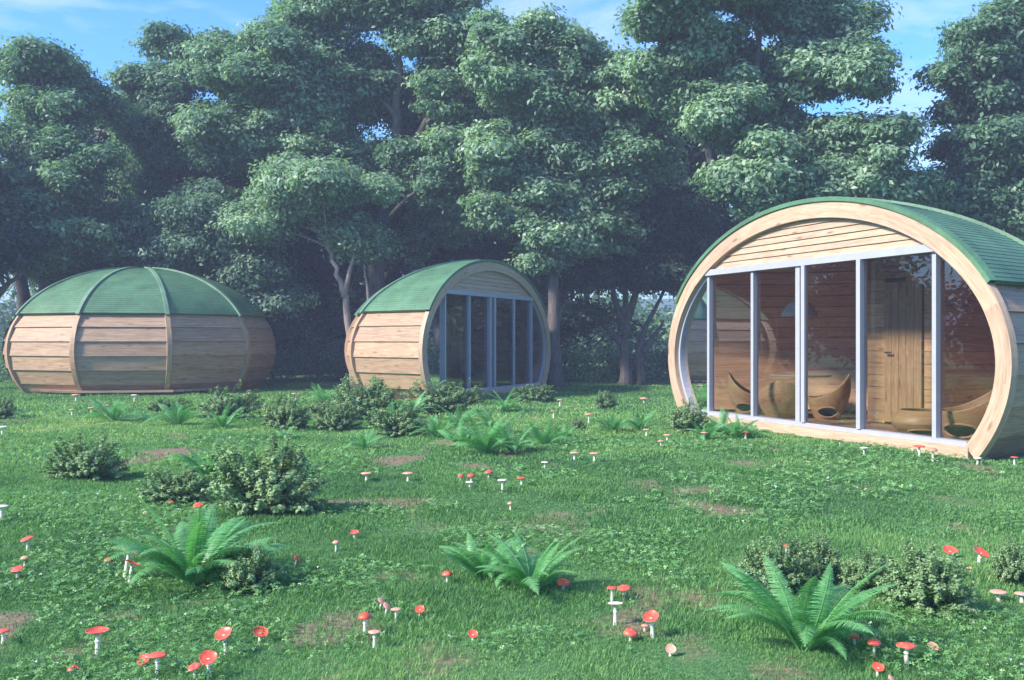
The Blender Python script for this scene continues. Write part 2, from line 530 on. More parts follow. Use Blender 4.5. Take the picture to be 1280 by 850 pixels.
def strip_on_shell(mb, phi, t_from, t_to, n, width, out0, out1, tone=None):
    """a batten following a meridian of the shell"""
    side = Vector((-math.sin(phi), math.cos(phi), 0)) * (width / 2)
    prev = None; L_ = 0
    tn = random.random() if tone is None else tone
    for i in range(n + 1):
        t = t_from + (t_to - t_from) * i / n
        z = PZ + PC * math.sin(t)
        a, b = pp(z, phi, out0), pp(z, phi, out1)
        ring = [a - side, b - side, b + side, a + side]
        if prev:
            l = (ring[1] - prev[1]).length
            for j, wd in ((0, out1 - out0), (1, width), (2, out1 - out0)):
                mb.face([prev[j], prev[j + 1], ring[j + 1], ring[j]], [(L_, 0.1 * j), (L_, 0.1 * j + wd), (L_ + l, 0.1 * j + wd), (L_ + l, 0.1 * j)], tn)
            L_ += l
        else:
            mb.face([ring[0], ring[1], ring[2], ring[3]], None, tn)
        prev = ring
    mb.face([prev[3], prev[2], prev[1], prev[0]], None, tn)

MULL = [-2.27, -1.14, 0.0, 1.14, 2.27]
RAIL_Z = 2.26                                # underside of the head rail
FLOOR_Z = 0.13
GLASS_Y = 0.055
def inner_z(x, inset):
    """height of the inner arch edge (offset inset) above x; (low, high)"""
    a, c = PR - inset, PC - inset
    if abs(x) >= a: return None
    h = c * math.sqrt(1 - (x / a) ** 2)
    return PZ - h, PZ + h
def inner_x(z, inset):
    a, c = PR - inset, PC - inset
    return a * math.sqrt(max(0, 1 - ((z - PZ) / c) ** 2))

RW = 0.172
def build_pod(label, C, ang):
    root = empty('camping_pod', (C[0], C[1], 0), ang)
    tag(root, label, 'cabin', 'round wooden cabins with green roofs')
    bays = range(5)
    # lapped plank walls
    n_pl = 6
    lv = [-0.06 + (EAVE + 0.04 + 0.06) * i / n_pl for i in range(n_pl + 1)]
    mb = MB(); shell(mb, lv, bays, 0.0, 0.034, 0.034)
    mb.build('wall', M['larch'], root)
    # upright wooden ribs between the bays
    for k in (1, 2, 3, 4):
        mb = MB(); strip_on_shell(mb, k * BAY, T0, TE - 0.012, 14, 0.11, -0.02, 0.058, 0.75)
        mb.build('rib', M['larch'], root)
    # roof of narrow shingle courses
    N = 44
    TT = [TE + (math.pi / 2 - TE) * i / N for i in range(N + 1)]
    zl = [PZ + PC * math.sin(t) for t in TT]
    mb = MB()
    for i, (z0, z1) in enumerate(zip(zl, zl[1:])):
        shell(mb, [z0, z1], bays, 0.083, 0.0875, 0.006, tone=0.3 + 0.4 * random.random())
    # eave edge
    for k in bays:
        a0, a1 = k * BAY, (k + 1) * BAY
        mb.face([pp(EAVE, a0, 0.03), pp(EAVE, a1, 0.03), pp(EAVE, a1, 0.094), pp(EAVE, a0, 0.094)], None, 0.1)
    # roof strip above the arch, front edge
    for i in range(60):
        t0 = TE + (math.pi - 2 * TE) * i / 60; t1 = TE + (math.pi - 2 * TE) * (i + 1) / 60
        o, q = 0.09, 0.035
        mb.face([arch(t0, q, -0.095), arch(t1, q, -0.095), arch(t1, o, -0.095), arch(t0, o, -0.095)], None, 0.4)
        mb.face([arch(t0, o, -0.095), arch(t1, o, -0.095), arch(t1, o, 0.01), arch(t0, o, 0.01)], None, 0.4)
        mb.face([arch(t1, q, -0.095), arch(t0, q, -0.095), arch(t0, q, 0.01), arch(t1, q, 0.01)], None, 0.2)
    roof = mb.build('roof', M['roof'], root)
    for k in (1, 2, 3, 4):
        mb = MB(); strip_on_shell(mb, k * BAY, TE - 0.02, math.pi / 2 - 0.1, 22, 0.085, 0.05, 0.118, 0.7)
        mb.build('roof_rib', M['roof_rib'], roof)
    # front arch
    mb = MB(); L_ = 0; n = 90
    y0, y1 = -0.07, 0.10
    for i in range(n):
        t0 = T0 + (math.pi - 2 * T0) * i / n; t1 = T0 + (math.pi - 2 * T0) * (i + 1) / n
        q0, q1 = 0.03, -RW
        l = (arch(t1, 0) - arch(t0, 0)).length
        tn = 0.35 + 0.5 * _perm[3, (i // 9) % 256]
        A = lambda t, o, y: arch(t, o, y)
        mb.face([A(t0, q0, y0), A(t1, q0, y0), A(t1, q1, y0), A(t0, q1, y0)], [(L_, 0), (L_ + l, 0), (L_ + l, RW), (L_, RW)], tn)
        mb.face([A(t1, q0, y0), A(t0, q0, y0), A(t0, q0, 0.02), A(t1, q0, 0.02)], [(L_ + l, .5), (L_, .5), (L_, .85), (L_ + l, .85)], tn)
        mb.face([A(t0, q1, y0), A(t1, q1, y0), A(t1, q1, y1), A(t0, q1, y1)], [(L_, 1), (L_ + l, 1), (L_ + l, 1.35), (L_, 1.35)], tn)
        mb.face([A(t1, q0 - 0.1, y1), A(t0, q0 - 0.1, y1), A(t0, q1, y1), A(t1, q1, y1)], None, tn)
        L_ += l
    mb.build('front_arch', M['larch_pale'], root)
    # gable of lapped boards
    mb = MB(); ins = RW - 0.02
    z = RAIL_Z + 0.09; k = 0
    top = PZ + PC - ins
    nb = 6; bh = (top - z) / nb
    while k < nb:
        z0, z1 = z + bh * k, z + bh * (k + 1) + 0.0
        x0 = inner_x(z0, ins)
        tn = random.random() * 0.4 + 0.35; off = random.random() * 9
        segs = 18
        for s_ in range(segs):
            xa, xb = -x0 + 2 * x0 * s_ / segs, -x0 + 2 * x0 * (s_ + 1) / segs
            def zt(x):
                a = inner_z(x, ins)
                return max(z0, min(z1, a[1] if a else z0))
            def yy(zz): return 0.0 + 0.02 * (zz - z0) / bh
            mb.face([(xa, 0, z0), (xb, 0, z0), (xb, yy(zt(xb)), zt(xb)), (xa, yy(zt(xa)), zt(xa))],
                    [(off + xa, 0), (off + xb, 0), (off + xb, zt(xb) - z0), (off + xa, zt(xa) - z0)], tn)
            mb.face([(xa, 0.022, z0), (xb, 0.022, z0), (xb, 0, z0), (xa, 0, z0)], None, 0.1)
        k += 1
    # back of the gable
    zb = RAIL_Z + 0.02
    xs = [inner_x(zb, ins) * (-1 + 2 * i / 24) for i in range(25)]
    for xa, xb in zip(xs, xs[1:]):
        za, zc_ = inner_z(xa, ins)[1], inner_z(xb, ins)[1]
        mb.face([(xb, 0.08, zb), (xa, 0.08, zb), (xa, 0.08, max(zb, za)), (xb, 0.08, max(zb, zc_))], None, 0.4)
    mb.build('gable', M['larch_pale'], root)
    # sill board and floor
    mb = MB()
    xe = inner_x(0.05, 0.02)
    mb.box((0, 0.045, FLOOR_Z - 0.10), (2 * xe - 0.16, 0.26, 0.18), 0.75)
    mb.build('sill', M['larch_pale'], root)
    mb = MB(); nfl = 22
    for i in range(nfl):
        ya = 0.10 + (PB - 0.4) * i / nfl; yb = 0.10 + (PB - 0.4) * (i + 1) / nfl - 0.004
        xr = (PR - 0.42) * math.sqrt(max(0.02, 1 - (yb / PB) ** 2)) * 0.93
        mb.box((0, (ya + yb) / 2, FLOOR_Z - 0.035), (2 * xr, yb - ya, 0.05), random.random())
    mb.build('floor', M['larch'], root)
    # inner lining
    mb = MB()
    def clip(q, i, j):
        for a, b in ((i, j), (j, i)):
            if q[a].y < 0.105 < q[b].y:
                q[a] = q[a].lerp(q[b], (0.105 - q[a].y) / (q[b].y - q[a].y))
    lv = [0.06 + (3.0 - 0.06) * i / 16 for i in range(17)]
    for k in bays:
        a0, a1 = k * BAY, (k + 1) * BAY
        for za, zb_ in zip(lv, lv[1:]):
            t = random.random(); off = random.random() * 9
            q = [pp(za, a0, -0.15), pp(za, a1, -0.15), pp(zb_, a1, -0.165), pp(zb_, a0, -0.165)]
            clip(q, 0, 1); clip(q, 3, 2)
            w = (q[1] - q[0]).length
            mb.face([q[1], q[0], q[3], q[2]], [(off + w, 0), (off, 0), (off, .19), (off + w, .19)], t)
            q2 = [pp(zb_, a0, -0.165), pp(zb_, a1, -0.165), pp(zb_, a1, -0.15), pp(zb_, a0, -0.15)]
            clip(q2, 0, 1); clip(q2, 3, 2)
            mb.face(q2, None, 0.0)
    c = MB
    mb.build('lining', M['cedar'], root)
    # partition with a door across the back of the room
    pt = MB()
    PY = 1.32
    xa, xb = -0.25, 1.0
    dx0, dx1 = 0.08, 0.80
    hz = 2.08
    for i in range(15):
        z0 = FLOOR_Z + i * 0.165
        if z0 > 2.62: break
        for (u0, u1) in (((xa, dx0), (dx1, xb)) if z0 + 0.08 < hz else ((xa, xb),)):
            q = 1 - ((z0 + 0.17 - PZ) / (PC - 0.17)) ** 2 - ((PY + 0.03) / (PB - 0.2)) ** 2
            if q <= 0.01: continue
            lim = (PR - 0.2) * math.sqrt(q) * 0.9
            u0c, u1c = max(u0, -lim), min(u1, lim)
            if u1c - u0c < 0.03: continue
            pt.box(((u0c + u1c) / 2, PY, z0 + 0.081), (u1c - u0c, 0.05, 0.159), random.random())
    for i in range(15):
        z0 = FLOOR_Z + i * 0.165
        q = 1 - ((z0 + 0.17 - PZ) / (PC - 0.17)) ** 2 - (xb / (PR - 0.2)) ** 2
        if z0 > 2.62 or q <= 0.01: break
        ye = (PB - 0.25) * math.sqrt(q) * 0.9
        for xs_ in (xa + 0.03, xb - 0.03):
            pt.box((xs_, (PY + 0.03 + ye) / 2, z0 + 0.081), (0.05, ye - PY - 0.03, 0.159), random.random(), grain=1)
    part_ = pt.build('partition', M['amber_lit'], root)
    d = MB()
    nb_ = 5
    for i in range(nb_):
        w = (dx1 - dx0 - 0.04) / nb_
        d.box((dx0 + 0.02 + w * (i + 0.5), PY - 0.03, (FLOOR_Z + hz) / 2), (w - 0.006, 0.045, hz - FLOOR_Z - 0.05), 0.6 + 0.3 * random.random(), grain=2)
    door = d.build('door', M['door_wood'], part_)
    h = MB(); h.tube([(dx0 + 0.1, PY - 0.055, 1.1), (dx0 + 0.1, PY - 0.11, 1.1), (dx0 + 0.22, PY - 0.11, 1.1)], 0.012, 8)
    h.build('handle', M['steel'], door)
    # glazing frame
    inset = RW + 0.015
    fr = MB(); n = 80
    for i in range(n):
        t0 = T0 + (math.pi - 2 * T0) * i / n; t1 = T0 + (math.pi - 2 * T0) * (i + 1) / n
        a0, a1 = arch(t0, -RW - 0.002), arch(t1, -RW - 0.002)
        if min(a0.z, a1.z) > RAIL_Z + 0.03 or max(a0.z, a1.z) < FLOOR_Z - 0.02: continue
        for (oa, ya, ob, yb) in ((-RW, GLASS_Y - 0.05, -RW - 0.045, GLASS_Y - 0.05), (-RW - 0.045, GLASS_Y - 0.05, -RW - 0.045, GLASS_Y + 0.03)):
            fr.face([arch(t0, oa, ya), arch(t1, oa, ya), arch(t1, ob, yb), arch(t0, ob, yb)], None, 0.5)
    xr = inner_x(RAIL_Z + 0.02, RW) - 0.01
    fr.box((0, GLASS_Y - 0.045, RAIL_Z + 0.045), (2 * xr, 0.12, 0.09))
    xr = inner_x(FLOOR_Z, RW) - 0.01
    fr.box((0, GLASS_Y - 0.03, FLOOR_Z + 0.018), (2 * xr, 0.13, 0.055))
    frame = fr.build('window_frame', M['alu'], root)
    zlo, zhi = FLOOR_Z + 0.046, RAIL_Z
    for i, x in enumerate(MULL):
        m_ = MB()
        if i == 2:
            m_.box((x - 0.105, GLASS_Y - 0.03, (zlo + zhi) / 2), (0.09, 0.09, zhi - zlo))
            m_.box((x + 0.05, GLASS_Y - 0.085, (zlo + zhi) / 2), (0.07, 0.06, zhi - zlo - 0.004))
        elif i == 3:
            m_.box((x - 0.06, GLASS_Y - 0.03, (zlo + zhi) / 2), (0.06, 0.09, zhi - zlo))
            m_.box((x - 0.035, GLASS_Y - 0.085, (zlo + zhi) / 2), (0.07, 0.06, zhi - zlo - 0.004))
        else:
            w = 0.06
            m_.box((x, GLASS_Y - 0.02, (zlo + zhi) / 2), (w, 0.09, zhi - zlo))
        m_.build('mullion', M['alu'], root)
    # panes
    edges = [None] + MULL + [None]
    for a, b in zip(edges, edges[1:]):
        g = MB()
        yg = GLASS_Y - (0.085 if (a == 0.0) else 0.0)
        if a is None or b is None:
            sgn = -1 if a is None else 1
            xm = 2.27
            pts = []
            for i in range(25):
                z = zlo + (zhi - zlo) * i / 24
                pts.append((sgn * max(xm, inner_x(z, RW + 0.02)), z))
            for (xa_, za_), (xb_, zb_) in zip(pts, pts[1:]):
                g.face([(sgn * xm, yg, za_), (xa_, yg, za_), (xb_, yg, zb_), (sgn * xm, yg, zb_)], None, 0.5)
        else:
            g.face([(a, yg, zlo), (b, yg, zlo), (b, yg, zhi), (a, yg, zhi)], None, 0.5)
        g.build('glass_pane', M['glass'], root)
    # sliding handle
    h = MB(); h.tube([(1.10, -0.02, 1.0), (1.10, -0.05, 1.02), (1.10, -0.05, 1.28), (1.10, -0.02, 1.3)], 0.01, 6)
    h.build('pull_handle', M['steel'], root)
    return root

def pod_world(C, ang, s, v, z=0.0):
    return (C[0] + s * math.cos(ang) - v * math.sin(ang), C[1] + s * math.sin(ang) + v * math.cos(ang), z)

POD_R = ((3.89, 13.27), math.atan2(-0.927, 0.375))
POD_M = ((-0.46, 23.2), math.radians(65))
POD_L = ((-9.56, 25.8), math.radians(-167.6))
build_pod('largest nearest cabin, table and round chairs behind its tall glass front', *POD_R)
build_pod('middle cabin seen three-quarter, planked side on the left and dark glass on the right', *POD_M)
build_pod('windowless looking cabin seen from behind, planks and green dome only', *POD_L)

# ------------------------------------------------------------------ furniture in the pods
def egg_chair(label, pod, s, v, yaw, w=0.5, h=0.62, pointed=1.0, group=None, name='egg_chair', cat='chair', hole_az=-0.66):
    C, ang = pod
    HA = hole_az - yaw
    root = empty(name, pod_world(C, ang, s, v, FLOOR_Z - 0.008), ang + yaw)
    tag(root, label, cat, group)
    mb = MB()
    na, nz_ = 56, 26
    R0 = w / 2
    base = 0.36 * h
    def rim(a):                               # a = 0 is the back
        if pointed == 0: return h
        c = (1 + math.cos(a)) / 2
        return base + (0.28 + 0.0 * c) * h * 0 + (h - base) * (c ** 2.2) * pointed + 0.22 * h * (1 - c) * (1 if pointed > 0.5 else 0.9) * 0.6
    def rad(u, z):
        q = z / h
        return R0 * (0.62 + 0.62 * math.sin(min(1.0, q / 0.95) * math.pi * 0.62 + 0.15) - 0.22 * max(0, q - 0.5) * 2 * 0.6)
    def P(a, f, inn=0.0):
        z = rim(a) * f
        r = rad(a, z) - inn
        lean = 0.12 * (z / h) ** 2 * w
        return (r * math.cos(a) + lean, r * math.sin(a), z)
    hz, hh, ha = 0.17 * h, 0.11 * h, 0.62
    for i in range(na):
        a0, a1 = 2 * math.pi * i / na, 2 * math.pi * (i + 1) / na
        for j in range(nz_):
            f0, f1 = j / nz_, (j + 1) / nz_
            am = ((a0 + a1) / 2 - HA + math.pi) % (2 * math.pi) - math.pi
            zm = rim((a0 + a1) / 2) * (f0 + f1) / 2
            hole = (am / ha) ** 2 + ((zm - hz) / hh) ** 2 < 1
            if not hole:
                mb.face([P(a0, f0), P(a1, f0), P(a1, f1), P(a0, f1)], [(i * .05, j * .03), ((i + 1) * .05, j * .03), ((i + 1) * .05, (j + 1) * .03), (i * .05, (j + 1) * .03)], 0.6)
            if not (hole and j < nz_ * 0.45):
                mb.face([P(a1, f0, .02), P(a0, f0, .02), P(a0, f1, .02), P(a1, f1, .02)], None, 0.3)
        mb.face([P(a0, 1), P(a1, 1), P(a1, 1, .02), P(a0, 1, .02)], None, 0.7)
    mb.build('shell', M['veneer'], root, True, True)
    rg = MB(); pts = []
    for i in range(25):
        b = 2 * math.pi * i / 24
        a = HA + ha * math.cos(b) * 1.03
        z = hz + hh * math.sin(b) * 1.03
        r = rad(a, z) + 0.002
        lean = 0.12 * (z / h) ** 2 * w
        pts.append((r * math.cos(a) + lean, r * math.sin(a), z))
    rg.tube(pts, 0.012, 6, 0.8, False)
    rg.build('opening_rim', M['veneer'], root, True)
    cu = MB()
    cz = base * 0.88
    prof_ = [(0.001, cz + 0.05), (R0 * 0.6, cz + 0.045), (R0 * 0.82, cz + 0.02), (R0 * 0.86, cz - 0.02), (R0 * 0.7, cz - 0.04)]
    cu.lathe(prof_, 24)
    cu.build('cushion', M['dark'], root, True)
    return root
PI = math.pi
egg_chair('pointed wooden shell chair left of the table behind the leftmost glass', POD_R, -2.12, 0.62, -PI * 0.72, 0.48, 0.64, hole_az=-0.9)
egg_chair('wooden shell chair with its rounded back turned, in front of the table', POD_R, -1.36, 0.66, -PI * 0.2, 0.58, 0.56, hole_az=2.4)
egg_chair('pointed wooden shell chair right of the table, opening towards it', POD_R, -0.86, 1.10, PI * 0.27, 0.50, 0.66)
egg_chair('low bowl shaped wooden seat with a dark oval opening', POD_R, 1.50, 0.55, PI * 0.45, 0.60, 0.30, 0.0, None, 'bowl_seat', 'seat')
egg_chair('large curved wooden shell chair against the right end of the glass', POD_R, 2.16, 0.60, PI * 0.27, 0.66, 0.70, hole_az=-1.1)
egg_chair('wooden shell chair behind the dark glass of the middle cabin', POD_M, 0.55, 0.75, PI * 0.3, 0.56, 0.72)

def table(label, pod, s, v, h=0.62, r=0.45):
    C, ang = pod
    root = empty('round_table', pod_world(C, ang, s, v, FLOOR_Z - 0.008), ang)
    tag(root, label, 'table')
    a = MB(); a.lathe([(0.001, h), (r, h), (r + 0.008, h - 0.012), (r, h - 0.03), (0.001, h - 0.03)], 36)
    a.build('tabletop', M['larch_pale'], root, False)
    b = MB(); b.lathe([(0.05, h - 0.03), (0.045, 0.3), (0.06, 0.05), (0.22, 0.025), (0.23, 0.0)], 20)
    b.build('pedestal', M['veneer'], root, True)
    return root
table('round wooden table between the shell chairs', POD_R, -1.62, 1.22)
table('low round wooden table inside the middle cabin', POD_M, 0.2, 1.5, 0.6, 0.35)
def pendant(label, pod, s, v, z):
    C, ang = pod
    root = empty('pendant_lamp', pod_world(C, ang, s, v, z), ang)
    tag(root, label, 'lamp')
    ztop = inner_z(math.hypot(s, v * PR / PB), 0.16)[1] - 0.03
    a = MB(); a.lathe([(0.03, 0.30), (0.05, 0.29), (0.17, 0.20), (0.26, 0.06), (0.275, 0.0), (0.262, 0.0), (0.25, 0.06), (0.16, 0.19), (0.03, 0.285)], 28)
    a.build('lamp_shade', M['lampshade'], root, True)
    b = MB(); b.tube([(0, 0, 0.28), (0, 0, ztop - z)], 0.008, 6)
    b.build('cord', M['cord'], root)
    c = MB(); c.lathe([(0.001, ztop - z + 0.0), (0.05, ztop - z - 0.01), (0.05, ztop - z - 0.04), (0.001, ztop - z - 0.045)], 14)
    c.build('ceiling_rose', M['alu'], root, True)
pendant('cone shaped pendant lamp hanging over the round table', POD_R, -1.62, 1.2, 1.63)

# ------------------------------------------------------------------ leaf masses
def unit(v):
    return v / (np.linalg.norm(v, axis=1, keepdims=True) + 1e-9)
def leaves_mesh(name, pos, nrm, L_, W_, tone, fold=0.15):
    n = len(pos)
    t = unit(np.cross(nrm, unit(rng.normal(size=(n, 3)))))
    b = np.cross(nrm, t)
    L_ = np.asarray(L_).reshape(-1, 1) if np.ndim(L_) else L_
    W_ = np.asarray(W_).reshape(-1, 1) if np.ndim(W_) else W_
    p0 = pos - t * L_ * 0.5
    p2 = pos + t * L_ * 0.5 - nrm * L_ * fold
    p1 = pos + b * W_ * 0.5 + nrm * W_ * 0.15
    p3 = pos - b * W_ * 0.5 + nrm * W_ * 0.15
    v = np.stack([p0, p1, p2, p3], 1).reshape(-1, 3)
    return poly_mesh(name, v, 4, np.arange(4 * n), np.repeat(tone, 4))
def crown(envs, n_leaves, blob_r=(0.5, 0.95), dens=1.0, leaf=0.17, flat=0.5, bias=0.0, per=14, spread=0.24):
    """sprays of leaves on many flattened clumps inside the envelope ellipsoids (cx,cy,cz,rx,ry,rz)"""
    envs = np.array(envs, dtype=float)
    vol = (envs[:, 3] * envs[:, 4] * envs[:, 5]) ** 0.8
    bl = []
    for e, v in zip(envs, vol):
        nb = max(6, int(dens * 9.0 * v))
        d = unit(rng.normal(size=(nb, 3)))
        f = rng.random(nb) ** 0.45 * rng.choice([0.92, 1.0, 1.14], nb)
        c = e[:3] + d * e[3:6] * f[:, None]
        r = rng.uniform(*blob_r, nb)
        bl.append(np.column_stack([c, r]))
    bl = np.concatenate(bl)
    w = bl[:, 3] ** 2; w /= w.sum()
    nc = n_leaves // per
    k = rng.choice(len(bl), nc, p=w)
    d = rng.normal(size=(nc, 3)); d[:, 2] += 0.45; d = unit(d)
    c = bl[k, :3] + d * bl[k, 3:4] * np.array([1, 1, flat]) * np.where(rng.random((nc, 1)) < 0.24, rng.uniform(0.9, 1.55, (nc, 1)), rng.random((nc, 1)) ** 0.3)
    btone = rng.random(len(bl))
    ctone = btone[k] * 0.4 + rng.random(nc) * 0.42 - 0.04 + bias
    pos = np.repeat(c, per, 0) + rng.normal(size=(nc * per, 3)) * np.array([spread, spread, spread * 0.5])
    nr = np.repeat(d, per, 0) * 1.0 + np.array([0, 0, 0.55]) + rng.normal(size=(nc * per, 3)) * 0.36
    tone = np.clip(np.repeat(ctone, per) + rng.normal(size=nc * per) * 0.12 + 0.05, 0, 1)
    ln = leaf * rng.uniform(0.65, 1.3, nc * per)
    return pos, unit(nr), ln, ln * 0.52, tone, bl

def bez(p0, p1, p2, n):
    return [p0 * (1 - t) ** 2 + p1 * 2 * t * (1 - t) + p2 * t * t for t in [i / n for i in range(n + 1)]]

def tree(name, label, Z, base_px, trunk_px, envs_px, r0=0.17, mat='leaf_mid', bark='bark', n=42000, leaf=0.17, depth=0.85, dens=1.0, bias=0.0, extra=None, blob=(0.22, 0.56), yoff=None, limbs=22):
    """trunk_px: points of the stem (x, y) seen at depth Z; envs_px: crown lobes (x, y, rx, ry[, dz])"""
    base = at(base_px, 425 + CAM_H * F / Z, Z); base[2] = 0
    root = empty(name, tuple(base))
    tag(root, label, 'tree')
    s = Z / F
    envs = []
    for e in envs_px:
        c = at(e[0], e[1], Z) - base
        dy = e[4] if len(e) > 4 else rng.uniform(-0.6, 0.6)
        envs.append((c[0], c[1] + dy, c[2], e[2] * s, max(1.0, (e[2] + e[3]) * 0.5 * s * depth), e[3] * s))
    pos, nr, ln, wd, tone, bl = crown(envs, int(n * 2.2), blob, dens * 2.3, leaf * 0.84, bias=bias, spread=0.15)
    me = leaves_mesh('crown', pos, nr, ln, wd, tone)
    link_mesh('crown', me, M[mat], root)
    mb = MB()
    stems = trunk_px if isinstance(trunk_px[0][0], (list, tuple)) else [trunk_px]
    allpts = []
    for si, st in enumerate(stems):
        pts = [at(x, y, Z) - base for x, y in st]
        if si == 0 or len(stems) > 1 and st[0][1] > 470: pts[0][2] = -0.15
        # smooth and wander
        fine = []
        for i in range(len(pts) - 1):
            for t in np.linspace(0, 1, 5)[:-1]:
                fine.append(pts[i] * (1 - t) + pts[i + 1] * t + rng.normal(size=3) * np.array([0.03, 0.06, 0]))
        fine.append(pts[-1])
        m_ = len(fine)
        rs = r0 * (1.0 if si == 0 else 0.62)
        rad = [rs * (1 - 0.82 * (i / (m_ - 1)) ** 0.9) for i in range(m_)]
        if si == 0 and pts[0][2] < 0: rad[0] *= 1.5; rad[1] *= 1.12
        mb.tube([tuple(p) for p in fine], rad, 10, 0.5)
        allpts += [(p, r) for p, r in zip(fine, rad)]
    P = np.array([p for p, r in allpts]); Rr = np.array([r for p, r in allpts])
    sel = rng.choice(len(bl), min(limbs, len(bl)), replace=False)
    for k in sel:
        tgt = bl[k, :3]
        cand = np.where(P[:, 2] < tgt[2] - 0.25)[0]
        if not len(cand): continue
        d = np.linalg.norm((P[cand] - tgt) * np.array([1, 1, 0.8]), axis=1)
        q = cand[np.argmin(d + rng.random(len(d)) * 0.8)]
        st = P[q]
        midp = (st + tgt) / 2 + np.array([0, 0, 0.25]) + rng.normal(size=3) * 0.15
        pts = bez(st, midp, tgt, 6)
        r = min(Rr[q] * 0.6, 0.09)
        mb.tube([tuple(p) for p in pts], [r * (1 - 0.8 * i / 6) for i in range(7)], 6, 0.5, False)
    tr_ = mb.build('trunk', M[bark], root, True, True)
    return root

# front row and the trees seen between them
tree('broadleaf_tree', 'tall tree at the far left edge with twin stems behind the left cabin', 27, 36,
     [[(36, 480), (30, 400), (26, 330), (40, 240), (60, 150), (75, 90)], [(44, 480), (50, 390), (52, 330), (90, 250), (110, 180)]],
     [(60,78,58,38,0.3),(92,128,34,30),(30,130,30,30),(40,190,62,50),(95,215,60,60),(15,255,60,60),(75,290,70,50,-.6),(130,290,45,40)], 0.22, 'leaf_mid', n=62000, bias=0.05)
tree('leaning_tree', 'dark tree leaning out of the left edge of the wood', 25, -110,
     [[(-110, 480), (-60, 420), (0, 365), (30, 340)], [(-95, 460), (-70, 330), (-60, 200)]],
     [(-75,210,60,80),(-20,310,55,28),(-60,320,70,50)], 0.2, 'leaf_dark', n=30000)
tree('broadleaf_tree', 'layered green tree second from the left behind the left cabin', 30, 205,
     [(205, 470), (210, 380), (215, 260), (230, 140), (240, 70)],
     [(238,72,50,34),(195,110,40,34),(285,85,46,34),(180,172,38,34),(240,165,74,44),(190,235,62,44),(280,235,66,40),(180,300,66,36)], 0.2, 'leaf_mid', n=70000, bias=0.0)
tree('broadleaf_tree', 'tallest wide tree in the middle left, thick dark trunk left of the middle cabin', 28, 462,
     [[(462, 480), (464, 400), (470, 330), (482, 250), (495, 170), (500, 80), (470, 0)], [(472, 320), (440, 250), (400, 150), (390, 60)], [(485, 240), (530, 160), (560, 80)]],
     [(395,15,62,50),(470,-10,80,60),(550,30,60,60),(340,95,70,48),(420,100,80,55),(510,110,70,56,1.6),(570,130,40,60),(300,165,70,44),(385,185,80,45),(470,200,66,45,2.2),(545,215,62,46),(425,250,60,34,1.6),(530,285,50,34,1.8)],
     0.30, 'leaf_pale', n=120000, bias=0.0, limbs=34)
tree('slim_tree', 'slim pale barked tree standing left of the middle cabin', 26.3, 446,
     [[(447, 485), (438, 430), (430, 370), (422, 335), (405, 300), (385, 270)], [(430, 372), (443, 320), (438, 270)], [(446, 430), (462, 380), (455, 330)]],
     [(350,252,56,24),(400,225,60,26),(320,278,36,20),(450,300,26,24),(440,240,50,22)], 0.13, 'leaf_pale', 'bark_pale', n=26000, bias=0.1, blob=(0.35, 0.65), leaf=0.15)
tree('small_tree', 'small grey leaved tree right above the left cabin roof', 27.5, 300,
     [(300, 478), (290, 420), (270, 350), (255, 300)],
     [(250,275,48,34),(290,310,56,36),(215,300,30,28),(330,360,40,34),(235,330,46,22)], 0.12, 'leaf_grey', n=34000, bias=0.05, blob=(0.4, 0.7), leaf=0.15)
tree('small_tree', 'low grey leaved tree behind the left shoulder of the left cabin', 28.5, 120,
     [(120, 478), (118, 420), (110, 360), (105, 320)],
     [(75,330,60,34),(130,350,60,30),(165,322,44,30)], 0.11, 'leaf_grey', n=28000, bias=0.0, blob=(0.4, 0.7), leaf=0.15)
tree('broadleaf_tree', 'light green tree with straight trunk just right of the middle cabin', 26.5, 693,
     [(693, 481), (692, 400), (690, 300), (695, 200), (690, 90)],
     [(665,62,52,36),(725,75,50,38),(640,110,46,36),(640,190,56,40),(700,150,62,48),(775,125,46,40),(790,195,58,44),(725,220,70,40),(660,265,60,32),(640,225,40,30),(735,285,66,32),(690,312,52,22),(620,60,34,30)],
     0.22, 'leaf_pale', n=110000, bias=0.08, limbs=30)
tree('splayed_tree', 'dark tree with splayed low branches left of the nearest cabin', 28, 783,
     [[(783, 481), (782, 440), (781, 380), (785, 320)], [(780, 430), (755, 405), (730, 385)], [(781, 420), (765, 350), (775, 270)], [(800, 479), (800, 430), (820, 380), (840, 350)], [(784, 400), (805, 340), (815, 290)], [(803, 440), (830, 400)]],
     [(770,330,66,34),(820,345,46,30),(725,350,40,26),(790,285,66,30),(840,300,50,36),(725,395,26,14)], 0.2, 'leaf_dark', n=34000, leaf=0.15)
tree('broadleaf_tree', 'huge bright leaved tree rising behind the nearest cabin', 24, 948,
     [[(948, 490), (945, 400), (948, 300), (945, 200), (943, 130), (950, 40)], [(945, 220), (985, 150), (1010, 80)], [(947, 280), (890, 200), (860, 120)]],
     [(850,15,60,45),(930,0,70,60),(1020,20,60,50),(1060,45,28,40),(860,75,50,40),(950,70,80,46,1.6),(1030,110,66,42),(905,140,60,40),(1010,165,76,44,.8),(1072,185,48,40),(950,215,62,36),(1040,240,90,34),(920,250,50,26),(1110,245,46,30)],
     0.30, 'leaf_pale', n=130000, bias=0.06, limbs=34)
